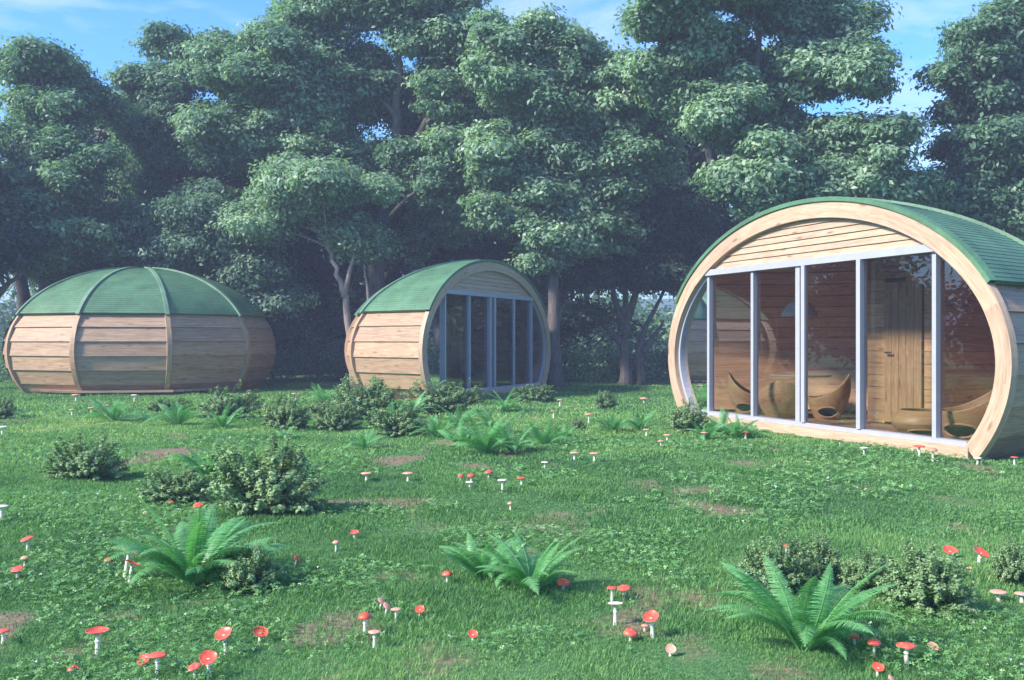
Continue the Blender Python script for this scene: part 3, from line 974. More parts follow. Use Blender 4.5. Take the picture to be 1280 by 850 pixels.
tree('broadleaf_tree', 'dark tree at the right edge behind the nearest cabin roof', 24.5, 1235,
     [(1235, 490), (1235, 400), (1230, 280), (1240, 150), (1245, 60)],
     [(1235,62,46,36),(1275,40,40,34),(1212,112,36,34),(1265,120,60,50),(1205,185,34,34),(1240,190,60,46),(1290,210,50,60),(1185,245,40,30),(1240,265,60,40),(1310,120,50,80)],
     0.24, 'leaf_mid', n=80000, bias=-0.08)
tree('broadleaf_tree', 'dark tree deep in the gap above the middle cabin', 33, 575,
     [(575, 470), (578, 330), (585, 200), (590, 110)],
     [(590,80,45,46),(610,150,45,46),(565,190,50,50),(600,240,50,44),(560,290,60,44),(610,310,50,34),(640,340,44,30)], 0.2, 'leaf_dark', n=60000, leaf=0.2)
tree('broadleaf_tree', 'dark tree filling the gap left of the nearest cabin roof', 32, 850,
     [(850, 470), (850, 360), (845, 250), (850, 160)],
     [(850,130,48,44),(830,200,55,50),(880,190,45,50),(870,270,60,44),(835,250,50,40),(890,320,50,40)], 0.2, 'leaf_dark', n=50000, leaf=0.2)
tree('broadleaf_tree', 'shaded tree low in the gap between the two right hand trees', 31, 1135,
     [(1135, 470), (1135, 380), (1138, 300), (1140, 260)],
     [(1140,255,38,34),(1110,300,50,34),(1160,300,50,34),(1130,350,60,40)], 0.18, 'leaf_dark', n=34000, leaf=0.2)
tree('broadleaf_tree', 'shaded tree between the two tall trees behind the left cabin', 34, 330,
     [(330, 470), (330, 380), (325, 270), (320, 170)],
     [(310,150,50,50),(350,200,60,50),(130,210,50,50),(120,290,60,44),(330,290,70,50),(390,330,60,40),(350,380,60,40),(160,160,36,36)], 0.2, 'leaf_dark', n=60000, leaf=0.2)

def leafy_stuff(name, envs, n, leaf, mat, blob, dens=1.0, bias=0.0, trunks=None):
    pos, nr, ln, wd, tone, bl = crown(envs, n, blob, dens, leaf, bias=bias, per=12, spread=leaf * 1.5)
    keep = pos[:, 2] > 0.02
    me = leaves_mesh(name, pos[keep], nr[keep], ln[keep], wd[keep], tone[keep])
    o = link_mesh(name, me, M[mat])
    return tag(o, kind='stuff')
# the wood behind the first rows: one dark mass
envs = []
for i in range(34):
    x = -30 + 62 * (i + 0.5) / 34 + rng.uniform(-0.6, 0.6)
    Zt = rng.uniform(38, 46)
    px = x / Zt * F + 640
    if px < 75 or 806 < px < 872: continue
    top = rng.uniform(7.0, 8.6) if 150 < px < 1090 else rng.uniform(5.0, 6.2)
    envs.append((x, Zt, top * 0.62, 2.2, 1.6, top * 0.42))
    if not 690 < px < 880: envs.append((x + rng.uniform(-1, 1), Zt - 1, 1.8, 2.2, 1.2, 1.6))
    elif len(envs): e_ = envs[-1]; envs[-1] = (e_[0], e_[1], 6.4, 2.2, 1.6, 1.8)
for i in range(12):
    t = (i + 0.5) / 12
    x, Zt = -24 - 8 * t + rng.uniform(-1, 1), 34 - 26 * t
    if i in (4, 8): continue
    envs.append((x, Zt, 3.2, 1.8, 2.2, rng.uniform(1.6, 2.4)))
    envs.append((x, Zt, 1.5, 1.5, 1.8, 1.5))
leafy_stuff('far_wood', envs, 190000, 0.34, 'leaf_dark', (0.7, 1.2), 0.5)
# low undergrowth along the edge of the wood
envs = []
for i in range(60):
    x = -17 + 36 * (i + 0.5) / 60
    Zt = rng.uniform(29.5, 33)
    envs.append((x, Zt, 0.45, 0.9, 0.8, rng.uniform(0.5, 1.0)))
leafy_stuff('undergrowth', envs, 60000, 0.12, 'leaf_mid', (0.3, 0.55), 2.0, -0.1)
# pale leafage further off, seen between the trunks
envs = [(x, 60 + rng.uniform(-4, 4), 1.8, 3.0, 2, rng.uniform(1.5, 3.2)) for x in np.linspace(-36, 34, 26)]
leafy_stuff('far_foliage', envs, 40000, 0.42, 'leaf_pale', (0.8, 1.4), 1.0, 0.1)

# distant hills
def hills():
    xs = np.linspace(-700, 700, 120); rows = []
    for j, (y, s) in enumerate([(150, 0.0), (190, 0.55), (240, 1.0), (320, 0.9)]):
        h = (6 + 9 * fbm(xs * 0.012 + 4, np.full_like(xs, j * 0.3), 4)) * s + 0.0
        rows.append(np.stack([xs, np.full_like(xs, y), h - (0.2 if s == 0 else 0)], 1))
    v = np.concatenate(rows); n = len(xs)
    idx = []
    for j in range(3):
        for i in range(n - 1):
            idx += [j * n + i, j * n + i + 1, (j + 1) * n + i + 1, (j + 1) * n + i]
    m, nn, p = new_mat('hill')
    tc_ = nn.nodes.new('ShaderNodeTexCoord')
    t = noise(nn, 0.12, 8, tc_.outputs['Object'], 0.7)
    r = ramp(nn, [(0.35, (0.02, 0.045, 0.03)), (0.65, (0.06, 0.1, 0.06))])
    nn.links.new(t.outputs['Fac'], r.inputs['Fac']); nn.links.new(r.outputs[0], p.inputs['Base Color'])
    p.inputs['Roughness'].default_value = 1
    tag(link_mesh('hills', poly_mesh('hills', v, 4, idx), m, smooth=True), kind='structure')
hills()

# ------------------------------------------------------------------ grass and clover
POD_LIST = [POD_R, POD_M, POD_L]
def outside_pods(x, y):
    ok = np.ones(len(x), bool)
    for (C, ang) in POD_LIST:
        dx, dy = x - C[0], y - C[1]
        s = dx * math.cos(ang) + dy * math.sin(ang)
        v = -dx * math.sin(ang) + dy * math.cos(ang)
        ok &= ~((s / 3.0) ** 2 + (v / 3.15) ** 2 < 1) | (v < -0.16)
    return ok
def scatter(n, z0, z1, margin=3.6):
    ym = (z0 + z1) / 2
    y = rng.uniform(z0 - (0.5 if z0 < 3 else 0), z1, int(n * (ym * 0.515 + margin) / (ym * 0.515 + 1.2)))
    half = y * 0.515 + margin
    acc = rng.random(len(y)) < half / half.max()
    y = y[acc]; half = half[acc]
    x = rng.uniform(-1, 1, len(y)) * half
    return x, y
def grass():
    P = []; T = []
    bands = [(2.5, 4.2, 210000, 0.034, 0.0032), (4.2, 6.5, 260000, 0.036, 0.0046), (6.5, 10, 280000, 0.040, 0.0075), (10, 16, 260000, 0.045, 0.013), (16, 30, 230000, 0.055, 0.024)]
    for z0, z1, n, h, w in bands:
        x, y = scatter(n, z0, z1)
        s = soil_at(x, y)
        ok = (rng.random(len(x)) > s * 1.05) & outside_pods(x, y)
        x, y = x[ok], y[ok]
        m = len(x)
        tuft = fbm(x * 2.6 + 30, y * 2.6 + 11, 3)
        patch = fbm(x * 0.8 + 60, y * 0.8 + 21, 4)
        hh = 0.85 * h * rng.uniform(0.5, 1.25, m) * (0.45 + 1.35 * np.clip((tuft - 0.25) * 1.7, 0, 1))
        base = np.stack([x, y, gz(x, y) - 0.004], 1)
        az = rng.uniform(0, 2 * np.pi, m)
        lean = rng.uniform(0.15, 0.95, m)
        d = np.stack([np.cos(az), np.sin(az), np.zeros(m)], 1)
        side = np.stack([-np.sin(az), np.cos(az), np.zeros(m)], 1)
        up = np.array([0, 0, 1.0])
        mid = base + up * hh[:, None] * 0.55 + d * (hh * lean * 0.35)[:, None]
        tip = base + up * (hh * (1 - 0.25 * lean))[:, None] + d * (hh * lean)[:, None]
        ww = (w * rng.uniform(0.6, 1.3, m))[:, None]
        P.append(np.stack([base, mid + side * ww * 0.5, tip, mid - side * ww * 0.5], 1).reshape(-1, 3))
        tone = 0.28 + (patch - 0.5) * 0.9 + rng.normal(size=m) * 0.12 + np.where(rng.random(m) < 0.05, 0.4, 0)
        sun_band = np.clip((y - 8.5) / 4, 0, 1) * np.clip((22 - y) / 5, 0, 1)  # sunlit stretch of lawn, painted as lighter, yellower blade tone
        tone += 0.06 * sun_band + 0.26 * sun_band * np.clip((fbm(x * 0.9, y * 0.9, 3) - 0.3) * 2.5, 0, 1)
        T.append(np.repeat(np.clip(tone, 0, 1), 4))
    v = np.concatenate(P); t = np.concatenate(T)
    me = poly_mesh('grass', v, 4, np.arange(len(v)), t)
    tag(link_mesh('grass', me, M['grass']), kind='stuff')
grass()
def clover():
    P = []; T = []
    for z0, z1, n, sz in [(2.5, 4.6, 30000, 0.0105), (4.6, 7.5, 34000, 0.013), (7.5, 13, 34000, 0.02)]:
        x, y = scatter(n, z0, z1)
        mk = fbm(x * 1.15 + 77, y * 0.95 + 33, 4)
        ok = (mk + rng.normal(size=len(x)) * 0.03 > 0.54) & (soil_at(x, y) < 0.5) & outside_pods(x, y)
        x, y, mk = x[ok], y[ok], mk[ok]
        m = len(x)
        h = rng.uniform(0.018, 0.05, m) * np.clip(0.5 + (mk - 0.52) * 10, 0.5, 1.3)
        c = np.stack([x, y, gz(x, y) + h], 1)
        a0 = rng.uniform(0, 2 * np.pi, m)
        tilt = rng.normal(size=(m, 2)) * 0.3
        tone0 = 0.42 + rng.normal(size=m) * 0.2
        fl = rng.random(m) < 0.018
        for k in range(3):
            a = a0 + k * 2.094
            s = sz * rng.uniform(0.7, 1.25, m) * np.where(fl, 0.55, 1)
            d = np.stack([np.cos(a), np.sin(a), np.cos(a) * tilt[:, 0] + np.sin(a) * tilt[:, 1]], 1)
            e = np.stack([-np.sin(a), np.cos(a), -np.sin(a) * tilt[:, 0] + np.cos(a) * tilt[:, 1]], 1)
            s_ = s[:, None]
            q = np.stack([c, c + d * s_ * 0.8 + e * s_ * 0.5 + np.array([0, 0, 0.003]), c + d * s_ * 1.15, c + d * s_ * 0.8 - e * s_ * 0.5 + np.array([0, 0, 0.003])], 1)
            q = q + np.where(fl, 0.012, 0)[:, None, None] * np.array([0, 0, 1])
            P.append(q.reshape(-1, 3))
            T.append(np.repeat(np.where(fl, 1.0, np.clip(tone0, 0, 0.86)), 4))
    v = np.concatenate(P); t = np.concatenate(T)
    tag(link_mesh('clover', poly_mesh('clover', v, 4, np.arange(len(v)), t), M['clover']), kind='stuff')
clover()

# ------------------------------------------------------------------ shrubs
def shrub_protos():
    out = []
    for k in range(3):
        P = []; Nn = []; Tn = []; Ls = []
        mb = MB()
        lob = rng.uniform(0, 6.28, 3)
        for i in range(150):
            a = rng.uniform(0, 2 * np.pi); el = math.asin(rng.uniform(0.0, 1.0) ** 0.9)
            d = np.array([math.cos(a) * math.cos(el), math.sin(a) * math.cos(el), math.sin(el)])
            reach = 0.46 * (0.86 + 0.16 * math.sin(2 * a + lob[0]) + 0.10 * math.sin(3 * a + lob[1]) + rng.uniform(-0.12, 0.16))
            tip = d * reach * np.array([1, 1, 1.55]) + np.array([0, 0, 0.06])
            st = np.array([rng.uniform(-.08, .08), rng.uniform(-.08, .08), -0.02])
            mid = (st + tip) / 2 + np.array([tip[0] * 0.15, tip[1] * 0.15, -0.02 + 0.1 * (1 - d[2])])
            if i % 3 == 0:
                mb.tube([tuple(p) for p in bez(st, mid, tip, 5)], [0.009, .008, .006, .005, .004, .002], 5, 0.5, False)
            m = 90
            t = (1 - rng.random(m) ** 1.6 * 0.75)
            p = (st * ((1 - t) ** 2)[:, None] + mid * (2 * t * (1 - t))[:, None] + tip * (t * t)[:, None])
            off = unit(rng.normal(size=(m, 3)))
            P.append(p + off * rng.uniform(0.008, 0.045, (m, 1)) * np.array([1, 1, 0.8]))
            Nn.append(off * 0.45 + d * 0.45 + np.array([0, 0, 0.55]) + rng.normal(size=(m, 3)) * 0.25)
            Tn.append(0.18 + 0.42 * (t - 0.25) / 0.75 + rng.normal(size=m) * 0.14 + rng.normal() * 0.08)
            Ls.append(0.034 * rng.uniform(0.7, 1.35, m))
        pos = np.concatenate(P); nr = unit(np.concatenate(Nn)); tn = np.clip(np.concatenate(Tn), 0, 1); ln = np.concatenate(Ls)
        ok = pos[:, 2] > 0.005
        me = leaves_mesh('foliage', pos[ok], nr[ok], ln[ok], ln[ok] * 0.6, tn[ok])
        me.materials.append(M['shrub_leaf'])
        so_ = mb.build('tmp', M['stem'])
        ms = so_.data
        bpy.data.objects.remove(so_)
        out.append((me, ms))
    return out
SP = shrub_protos()
SHRUBS = [
 (100,608,92,66,'round dark shrub standing alone on the left of the lawn'),
 (216,636,84,52,'low dark shrub touching the left side of the largest shrub'),
 (325,655,136,112,'largest round shrub, behind the big fern on the left'),
 (303,740,86,68,'small olive shrub against the right side of the big left fern'),
 (352,542,56,46,'round shrub in front of the gap between left and middle cabins'),
 (283,528,60,42,'shrub with a fern in front of it, near the right end of the left cabin'),
 (418,542,46,40,'leftmost shrub of the thicket before the middle cabin'),
 (456,530,66,54,'tallest shrub of the thicket before the middle cabin'),
 (495,549,60,42,'lower front shrub of the thicket before the middle cabin'),
 (437,515,40,34,'shrub at the back left of the thicket beside the middle cabin'),
 (546,520,66,40,'shrub at the right end of the thicket below the glass of the middle cabin'),
 (578,510,42,30,'small shrub below the glass front of the middle cabin'),
 (668,505,46,24,'low dark shrub at the right foot of the middle cabin'),
 (757,513,32,22,'tiny shrub alone on the lawn between the middle and nearest cabins'),
 (864,545,50,42,'shrub at the left foot of the nearest cabin'),
 (975,752,90,84,'shrub behind the left fronds of the foreground fern'),
 (1030,735,70,66,'shrub behind the middle of the foreground fern'),
 (1092,750,80,62,'shrub right behind the right fronds of the foreground fern'),
 (1168,776,116,96,'widest foreground shrub, right of the big fern'),
 (1272,738,60,62,'shrub cut by the right edge of the lawn'),
 (-4,526,30,34,'small dark shrub cut by the left edge near the left cabin'),
 (722,541,20,16,'tiny dark shrub beside the ferns on the middle lawn'),
 (205,517,46,18,'flat dark shrub below the planks of the left cabin'),
 (398,518,24,20,'small low shrub left of the thicket'),
]
for i, (x, y, w, h, lab) in enumerate(SHRUBS):
    gx, gy = px2g(x, y - h * 0.06)
    w *= 0.97; h *= 1.0
    if y < 560: w *= 1.2; h *= 1.1
    s = gy / F
    k = i % 3
    root = empty('shrub', (gx, gy + w * s * 0.25, gz1(gx, gy)), rng.uniform(0, 6.28), scale=(w * s / 0.84, w * s / 0.84, h * s / 0.84))
    tag(root, lab, 'shrub', 'shrubs scattered on the lawn')
    for nm, me in zip(('foliage', 'stems'), SP[k]):
        o = bpy.data.objects.new(nm, me); COL.objects.link(o); o.parent = root

# ------------------------------------------------------------------ ferns
def frond_mesh(Ln, curl, width, seed, bwf=0.2, n=30):
    r = np.random.default_rng(seed)
    a0 = math.radians(73 - 17 * curl)
    pts = [np.array([0.0, 0, 0])]; dirs = []
    for i in range(n):
        t = i / (n - 1)
        a = a0 - curl * (t ** 1.5) * 1.55
        d = np.array([math.cos(a), 0, math.sin(a)]); dirs.append(d)
        pts.append(pts[-1] + d * Ln / n)
    V = []; FI = []; T = []
    def quad(a, b, c, d, t):
        k = len(V); V.extend([a, b, c, d]); FI.extend([k, k + 1, k + 2, k + 3]); T.extend([t] * 4)
    tw = r.normal() * 0.05
    for i in range(n):
        d = dirs[i]; p = pts[i]; q = pts[i + 1]
        up = np.array([-d[2], 0, d[0]]); sd = np.array([0, 1.0, 0])
        rr = 0.0042 * (1 - 0.75 * i / n) * Ln / 0.5
        quad(p + sd * rr, q + sd * rr, q - sd * rr, p - sd * rr, 0.85)
        quad(p + up * rr, q + up * rr, q - up * rr, p - up * rr, 0.85)
        t = i / (n - 1)
        if t < 0.1: continue
        w = width * Ln * math.sin(min(1, (t - 0.06) * 1.5) * math.pi / 2) ** 0.8 * (1 - t) ** 0.6 * 1.25
        w = max(w, 0.006)
        step = Ln / n
        for s in (1, -1):
            for half in (0, 1):
                o = p + d * step * half * 0.5
                ww = w * r.uniform(0.88, 1.08)
                ax = sd * s * 0.94 + d * 0.33 + up * (-0.12 + r.normal() * 0.07)
                ax /= np.linalg.norm(ax)
                bw = step * bwf
                per = d * bw
                tone = 0.4 + 0.3 * t + r.normal() * 0.09
                # toothed pinna: three joined lozenges
                droop = up * -0.15 * ww
                c0, c1, c2, c3 = o, o + ax * ww * .38, o + ax * ww * .72 + droop * .4, o + ax * ww + droop
                quad(c0 - per * .7, c0 + per * .7, c1 + per * 1.15, c1 - per * 1.15, tone)
                quad(c1 - per * .8, c1 + per * .8, c2 + per * .8, c2 - per * .8, tone + .03)
                quad(c2 - per * .55, c2 + per * .55, c3 + per * .08, c3 - per * .08, tone + .06)
    me = poly_mesh('frond', np.array(V), 4, FI, np.clip(T, 0, 1))
    me.materials.append(M['fern'])
    return me
FR = [frond_mesh(0.5, c, w, 10 + i) for i, (c, w) in enumerate([(0.45, 0.16), (0.65, 0.17), (0.85, 0.16), (1.1, 0.17), (0.35, 0.155)])]
FR_FAR = [frond_mesh(0.5, c, w, 30 + i, 0.19, 20) for i, (c, w) in enumerate([(0.5, 0.17), (0.7, 0.18), (0.95, 0.17), (1.2, 0.18), (0.4, 0.16)])]
FERNS = [  # px, py, width px, number, label
 (1005,810,244,15,'largest fern, bright green, in the right foreground'),
 (602,722,130,11,'left half of the twin fern in the centre foreground'),
 (664,736,160,13,'right half of the twin fern in the centre foreground'),
 (240,724,222,18,'large fern in front of the largest shrub on the left'),
 (262,600,92,9,'fern rising behind the two dark shrubs on the left'),
 (222,533,66,9,'fern with one pale frond below the left cabin'),
 (278,536,60,9,'fern in front of a shrub right of the left cabin'),
 (142,528,72,8,'spreading fern below the planks of the left cabin'),
 (457,562,50,8,'small fern in front of the thicket near the middle cabin'),
 (545,549,62,9,'fern at the lower right of the thicket near the middle cabin'),
 (606,570,86,11,'left fern of the cluster on the middle lawn'),
 (642,568,70,9,'dark low fern in the centre of the cluster on the middle lawn'),
 (682,558,60,8,'right fern of the cluster on the middle lawn'),
 (622,545,66,8,'fern at the back of the cluster on the middle lawn'),
 (632,515,52,9,'fern before the glass front of the middle cabin'),
 (764,542,54,9,'left fern of the pair left of the nearest cabin'),
 (800,540,50,8,'right fern of the pair left of the nearest cabin'),
 (902,545,60,10,'fern below the left glass of the nearest cabin'),
 (938,548,44,8,'rightmost fern at the sill of the nearest cabin'),
 (512,524,60,8,'fern inside the thicket before the middle cabin'),
 (360,550,34,7,'little fern at the foot of the round shrub near the gap'),
 (407,505,50,8,'fern behind the left end of the thicket'),
 (475,500,50,8,'fern under the planked side of the middle cabin'),
 (576,560,64,9,'fern between the thicket and the cluster on the middle lawn'),
 (484,532,56,9,'fern behind the lower front shrub of the thicket'),
 (572,534,54,9,'fern at the right end of the thicket'),
 (882,550,46,9,'leftmost fern at the sill of the nearest cabin'),
 (921,549,52,9,'fern between two others at the sill of the nearest cabin'),
 (706,550,40,8,'small fern right of the cluster on the middle lawn'),
 (430,508,50,8,'fern by the rounded back of the middle cabin'),
]
for i, (x, y, w, n, lab) in enumerate(FERNS):
    gx, gy = px2g(x, y)
    s = w * gy / F * (1.0 if y > 650 else 1.12)
    root = empty('fern', (gx, gy, gz1(gx, gy) - 0.01), rng.uniform(0, 6.28))
    tag(root, lab, 'fern', 'ferns scattered on the lawn')
    n = int(n * (2.0 if y > 650 else 2.2))
    if y > 650: root.scale = (1.0, 1.0, 0.9)
    for k in range(n):
        kind = [0, 1, 2, 3, 1, 4, 2, 3, 0, 2][(k * 3 + i) % 10]
        o = bpy.data.objects.new('frond', (FR if y > 650 else FR_FAR)[kind]); COL.objects.link(o); o.parent = root
        o.rotation_euler = (rng.normal() * 0.25, rng.normal() * 0.1, 2 * math.pi * (k + rng.uniform(-.35, .35)) / n)
        q = s / 0.76 * rng.uniform(0.72, 1.08)
        o.scale = (q, q, q)
        o.location = (rng.normal() * 0.012, rng.normal() * 0.012, 0)

# ------------------------------------------------------------------ mushrooms
def cap_mat(name, a, b, spot):
    m, n, p = new_mat(name)
    tc_ = n.nodes.new('ShaderNodeTexCoord')
    t = noise(n, 3.0, 4, tc_.outputs['Object'])
    r = ramp(n, [(0.3, a), (0.7, b)])
    n.links.new(t.outputs['Fac'], r.inputs['Fac'])
    vo = n.nodes.new('ShaderNodeTexVoronoi'); vo.inputs['Scale'].default_value = 4.2
    n.links.new(tc_.outputs['Object'], vo.inputs['Vector'])
    sr = ramp(n, [(0.10, (1, 1, 1)), (0.17, (0, 0, 0))])
    n.links.new(vo.outputs['Distance'], sr.inputs['Fac'])
    c = mixc(n, sr.outputs[0], r.outputs[0], spot)
    n.links.new(c, p.inputs['Base Color'])
    p.inputs['Roughness'].default_value = 0.4
    bump(n, p, sr.outputs[0], 0.5, 0.03)
    return m
M['cap'] = cap_mat('red_cap', (0.62, 0.055, 0.03), (0.78, 0.13, 0.07), (0.85, 0.7, 0.6))
M['cap_pale'] = cap_mat('pale_red_cap', (0.72, 0.26, 0.17), (0.82, 0.40, 0.28), (0.85, 0.72, 0.62))
M['cap_white'] = cap_mat('white_cap', (0.72, 0.66, 0.55), (0.82, 0.77, 0.66), (0.85, 0.8, 0.7))
M['cap_brown'] = cap_mat('brown_cap', (0.38, 0.2, 0.12), (0.5, 0.3, 0.18), (0.6, 0.45, 0.3))
M['flesh'] = plain('mushroom_flesh', (0.78, 0.74, 0.62), 0.6, 0, 0.08, 8)
def cap_mesh(kind):
    mb = MB()
    w = lambda a: 1 + 0.04 * math.sin(3 * a + kind) + 0.03 * math.sin(5 * a + 2 * kind)
    if kind == 0:      # dished
        prof = [(0.001, 0.0), (0.2, 0.01), (0.4, 0.05), (0.48, 0.10), (0.5, 0.115), (0.505, 0.09)]
    elif kind == 1:    # flat
        prof = [(0.001, 0.10), (0.2, 0.095), (0.4, 0.06), (0.48, 0.025), (0.5, 0.0), (0.49, -0.02)]
    else:              # domed
        prof = [(0.001, 0.3), (0.2, 0.27), (0.38, 0.17), (0.47, 0.05), (0.49, -0.02), (0.47, -0.05)]
    mb.lathe(prof, 26, 0.5, w)
    o = mb.build('tmp', M['cap'], None, True, True); me = o.data; bpy.data.objects.remove(o)
    me.materials.clear()
    g = MB()
    z0 = prof[-1][1]; r0_ = prof[-1][0]
    zc = {0: -0.10, 1: -0.06, 2: 0.02}[kind]
    for k in range(44):
        a0, a1, am = 2 * math.pi * k / 44, 2 * math.pi * (k + 1) / 44, 2 * math.pi * (k + .5) / 44
        f = lambda r, a, z: (r * w(a) * math.cos(a), r * w(a) * math.sin(a), z)
        g.face([f(r0_, a0, z0), f(r0_, am, z0 - 0.03), f(0.07, am, zc - 0.05), f(0.07, a0, zc)], None, 0.5)
        g.face([f(r0_, am, z0 - 0.03), f(r0_, a1, z0), f(0.07, a1, zc), f(0.07, am, zc - 0.05)], None, 0.5)
    o = g.build('tmp', M['flesh'], None, False); mg = o.data; bpy.data.objects.remove(o)
    return me, mg
CAPS = [cap_mesh(k) for k in range(3)]
CAPM = {}
for k in range(3):
    for c in ('cap', 'cap_pale', 'cap_white', 'cap_brown'):
        m2 = CAPS[k][0].copy(); m2.materials.append(M[c]); CAPM[k, c] = m2
def mushroom(x, cy, by, w, kind, lab, c='cap', tilt=(0, 0), grp='red mushrooms dotted over the lawn'):
    gx, gy = px2g(x, by)
    s = gy / F
    z0 = gz1(gx, gy)
    h = max(0.02, (by - cy) * s * 1.02)
    W = max(w * s * 0.93, 0.02)
    root = empty('mushroom', (gx, gy, z0), rng.uniform(0, 6.28))
    tag(root, lab, 'mushroom', grp)
    rz = root.rotation_euler.z
    me, mg = CAPM[kind, c], CAPS[kind][1]
    lx, ly = tilt[0] * h * 0.3, tilt[1] * h * 0.3
    cr_, sr_ = math.cos(-rz), math.sin(-rz)
    lx, ly = lx * cr_ - ly * sr_, lx * sr_ + ly * cr_
    top = Vector((lx, ly, h))
    # stem
    sb = MB(); r = W * 0.075 + 0.0015
    sb.tube([(0, 0, -0.015), (lx * .1, ly * .1, h * .15), (lx * .45, ly * .45, h * .55), (lx, ly, h + W * 0.0)], [r * 1.7, r * 1.35, r, r * 0.95], 10, 0.5)
    if w > 15:
        sb.lathe([(r * 0.9, h * .72), (r * 1.35, h * .68), (r * 1.5, h * .64), (r * 1.0, h * .66)], 12, 0.5, None, (lx * .65, ly * .65, 0))
    sb.build('stem', M['flesh'], root, True)
    rot = Matrix.Rotation(-rz, 4, 'Z') @ Matrix.Rotation(tilt[0], 4, 'Y') @ Matrix.Rotation(-tilt[1], 4, 'X')
    cap = bpy.data.objects.new('cap', me); COL.objects.link(cap); cap.parent = root
    cap.matrix_basis = Matrix.Translation(top) @ rot @ Matrix.Rotation(rng.uniform(0, 6), 4, 'Z') @ Matrix.Diagonal((W, W, W, 1))
    gl = bpy.data.objects.new('gills', mg); COL.objects.link(gl); gl.parent = cap
R_, F_, D_ = 0, 1, 2
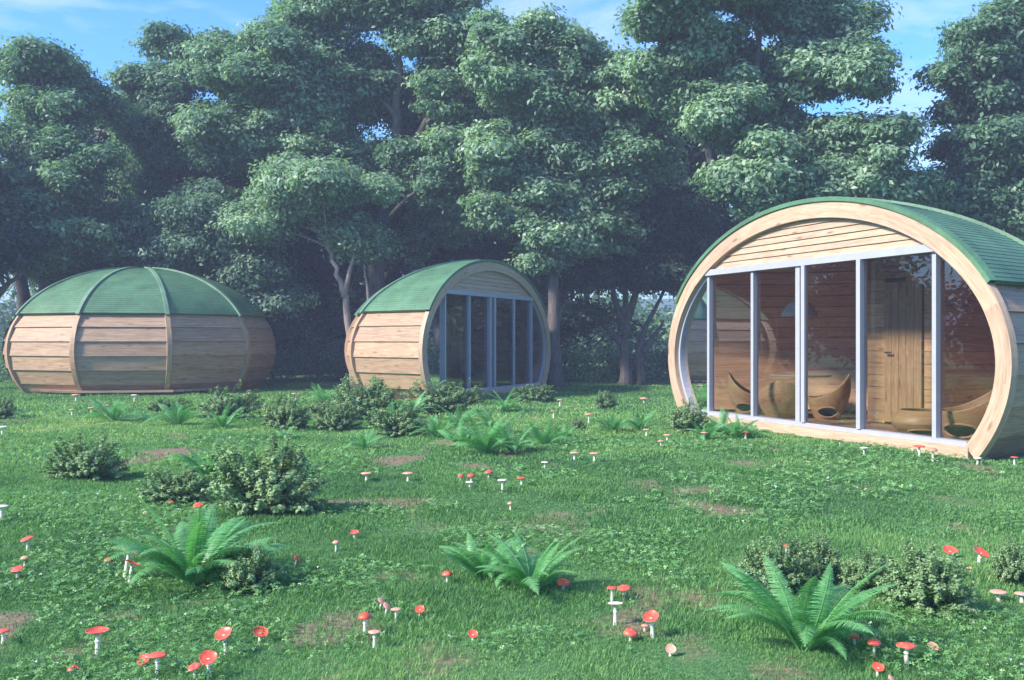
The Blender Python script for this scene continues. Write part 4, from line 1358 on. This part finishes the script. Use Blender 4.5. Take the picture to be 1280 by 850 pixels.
MUSH = [
 (122,782,813,30,0,'tall red mushroom with a wide dished cap on bare soil, left foreground'),
 (93,827,838,18,2,'short red dome mushroom just left below the tall one on bare soil'),
 (197,814,839,25,1,'flat capped member of the mushroom pair at the bottom left'),
 (182,818,831,18,0,'tilted red mushroom half behind the flat capped one at the bottom left','cap',(-.3,-.6)),
 (261,819,844,23,0,'round dished red mushroom facing the viewer near the bottom edge','cap',(.1,-.6)),
 (244,830,846,18,1,'small red mushroom touching the dished one near the bottom edge','cap',(-.2,-.3)),
 (283,789,814,23,0,'leaning red mushroom with a pale rim among clover at lower left','cap',(-.25,-.5)),
 (325,788,800,20,0,'short red mushroom in clover right of the leaning one','cap',(.3,-.4)),
 (4,781,798,18,1,'red mushroom cut by the left edge near the bottom'),
 (35,672,686,17,1,'uppermost of three red mushrooms near the left edge','cap',(-.25,-.2)),
 (31,693,703,12,2,'pale middle one of three mushrooms near the left edge','cap_pale'),
 (22,705,716,17,1,'lowest of three red mushrooms near the left edge','cap',(0,-.3)),
 (136,694,704,13,2,'single red mushroom left of the big left fern'),
 (156,684,716,25,0,'large tilted mushroom showing pale gills at the left tip of the big fern','cap',(.45,.25)),
 (162,698,721,20,0,'smaller tilted mushroom below the gilled one at the big left fern','cap',(.4,.2)),
 (2,637,657,18,1,'white mushroom cut by the left edge','cap_white'),
 (214,628,636,9,2,'tiny red mushroom at the foot of the low dark shrub'),
 (182,641,647,8,2,'tiny pale mushroom left of the low dark shrub','cap_pale'),
 (248,631,646,14,1,'red mushroom between the low dark shrub and the big left fern','cap',(.1,-.3)),
 (369,693,703,11,1,'red mushroom turned edge on, right of the olive shrub','cap',(.9,-.2)),
 (420,676,687,10,2,'pale red mushroom, left of two in the open left of centre','cap_pale'),
 (443,667,675,12,0,'bright red mushroom, right of two in the open left of centre','cap',(0,-.3)),
 (475,749,760,12,1,'upper one of two leaning mushrooms by the bare soil','cap_pale',(.7,-.3)),
 (482,755,766,13,1,'lower one of two leaning mushrooms by the bare soil','cap_pale',(.7,-.3)),
 (495,758,774,14,1,'thin stemmed mushroom beside the two leaning ones','cap_pale'),
 (525,757,768,13,0,'red dished mushroom at the right of the soil side cluster','cap',(0,-.6)),
 (456,769,792,19,2,'tall red mushroom at the right end of the bare soil'),
 (468,787,806,17,1,'flat pale red mushroom just below the tall one at the bare soil','cap_pale'),
 (591,788,798,13,0,'lone red mushroom in the grass below the twin fern','cap',(.1,-.7)),
 (559,716,730,15,2,'dark red mushroom under the left frond of the twin fern'),
 (458,590,600,15,1,'faded left mushroom of a pair far out in the lawn','cap_pale'),
 (510,589,600,15,1,'faded right mushroom of a pair far out in the lawn','cap_pale'),
 (576,593,600,9,2,'small red mushroom at the left of the mid lawn cluster'),
 (589,592,603,11,2,'red mushroom standing right behind a white one in the mid lawn'),
 (587,600,609,11,1,'white mushroom in front of a red one in the mid lawn','cap_white'),
 (611,588,598,12,2,'two toned red mushroom in the middle of the mid lawn cluster'),
 (628,601,616,13,1,'white mushroom with tall stem in the mid lawn','cap_white'),
 (652,595,607,13,1,'red mushroom at the right of the mid lawn cluster'),
 (638,632,640,9,2,'tiny brownish mushroom above the twin fern','cap_brown'),
 (681,577,588,10,1,'pale mushroom left of the pair in the sunlit lawn','cap_white'),
 (718,567,578,13,1,'left mushroom of the pair in the sunlit lawn','cap_pale'),
 (743,568,579,13,1,'right mushroom of the pair in the sunlit lawn','cap_pale'),
 (704,725,735,18,1,'red mushroom under the right fronds of the twin fern','cap',(0,-.3)),
 (684,717,727,9,2,'tiny red mushroom among the stalks of the twin fern'),
 (765,732,750,15,1,'left one of two flat red mushrooms with overlapping caps'),
 (780,732,746,18,1,'right one of two flat red mushrooms with overlapping caps','cap',(-.1,-.2)),
 (769,752,777,20,0,'tall white mushroom right of centre','cap_white',(0,.1)),
 (816,768,793,22,0,'tilted red mushroom with pale rim, right of the tall white one','cap',(-.3,-.4)),
 (806,778,785,10,1,'small pale mushroom sheltered by the tilted red cap','cap_pale'),
 (788,787,797,21,2,'crumpled red cone shaped mushroom low in the grass','cap',(.2,-.1)),
 (838,808,817,14,0,'small pale round mushroom right of the crumpled red one','cap_pale',(0,-.8)),
 (1068,793,805,15,2,'small red mushroom under the right frond of the foreground fern'),
 (1093,800,817,19,2,'red dome mushroom right of the foreground fern'),
 (1133,803,829,26,1,'widest flat red mushroom right of the foreground fern'),
 (1165,804,813,15,0,'pale red cap half sunk in the grass at the right','cap_pale',(.2,-.5)),
 (1097,831,842,16,0,'red dished mushroom near the bottom edge right of the fern','cap',(0,-.5)),
 (1113,845,853,12,1,'lowest mushroom, cut by the bottom edge','cap_pale',(.6,-.4)),
 (1187,690,699,19,0,'dished red mushroom behind the widest foreground shrub','cap',(0,-.4)),
 (1223,694,711,21,0,'tilted red mushroom with pale stem near the right shrub','cap',(.35,-.4)),
 (1213,713,719,10,1,'little pale mushroom at the foot of the tilted one','cap_pale'),
 (1248,741,753,22,1,'flat pale red mushroom below the right shrub','cap_pale'),
 (1277,743,754,18,1,'flat pale red mushroom cut by the right edge','cap_pale'),
 (1149,559,576,16,1,'red mushroom standing against the sill of the nearest cabin'),
 (1166,564,579,13,2,'brown mushroom standing against the sill of the nearest cabin','cap_brown'),
 (1222,573,582,11,1,'pale mushroom at the right corner of the nearest cabin','cap_white'),
 (1268,570,580,10,1,'small red mushroom by the planks at the right edge'),
 (1080,561,571,11,1,'pale mushroom at the middle of the nearest cabin sill','cap_white'),
 (1050,549,558,11,1,'orange red mushroom beside the sill under the thick mullion','cap_pale'),
 (932,541,550,11,1,'red mushroom under the fern at the nearest cabin'),
 (880,542,551,10,1,'pale mushroom under the shrub at the nearest cabin foot','cap_pale'),
 (983,683,700,12,1,'red mushroom peeping out above the shrubs behind the foreground fern'),
 (3,534,544,14,1,'white mushroom at the left edge near the left cabin','cap_white'),
 (95,494,503,11,1,'reddish mushroom against the planks of the left cabin','cap_pale'),
 (90,512,519,8,1,'small mushroom in the shade before the left cabin','cap_pale'),
 (114,510,518,9,1,'reddish mushroom beside the spreading fern at the left cabin','cap_pale'),
 (133,507,517,9,1,'reddish mushroom behind the spreading fern at the left cabin','cap_pale'),
 (168,494,502,9,1,'pale mushroom below the middle rib of the left cabin','cap_white'),
 (308,494,502,9,1,'reddish mushroom at the right foot of the left cabin','cap_pale'),
 (370,492,500,12,1,'reddish mushroom in the gap between the left and middle cabins','cap_pale'),
 (700,500,508,8,1,'small mushroom right of the middle cabin foot','cap_pale'),
 (692,514,524,9,1,'brownish mushroom behind the fern cluster on the middle lawn','cap_brown'),
 (736,518,530,10,1,'reddish mushroom left of the fern pair near the nearest cabin','cap_pale'),
 (808,538,547,9,1,'pale mushroom under the right fern of the pair','cap_pale'),
 (834,545,553,10,1,'reddish mushroom left of the nearest cabin foot','cap_pale'),
 (826,554,562,9,1,'pale mushroom in sunlit grass left of the nearest cabin','cap_pale'),
 (805,498,505,12,1,'orange mushroom beyond the tiny shrub on the far lawn','cap_pale'),
]
for r_ in MUSH:
    x, cy, by, w, kind, lab = r_[:6]
    c = r_[6] if len(r_) > 6 else 'cap'
    t = r_[7] if len(r_) > 7 else (0, 0)
    g = {'cap': 'red mushrooms dotted over the lawn', 'cap_pale': 'pale red mushrooms dotted over the lawn'}.get(c, 'white and brown mushrooms on the lawn')
    mushroom(x, cy, by, w, kind, lab, c, t, g)

# ------------------------------------------------------------------ air
HAZE = 0.0029
if HAZE > 0:
    mb = MB(); mb.box((0, 170, 6.5), (1000, 400, 17))
    m = bpy.data.materials.new('haze'); m.use_nodes = True
    n = m.node_tree; n.nodes.clear()
    out = n.nodes.new('ShaderNodeOutputMaterial'); pv = n.nodes.new('ShaderNodeVolumePrincipled')
    pv.inputs['Density'].default_value = HAZE
    pv.inputs['Color'].default_value = (0.66, 0.74, 1.0, 1)
    n.links.new(pv.outputs[0], out.inputs['Volume'])
    tag(mb.build('haze', m), kind='stuff')
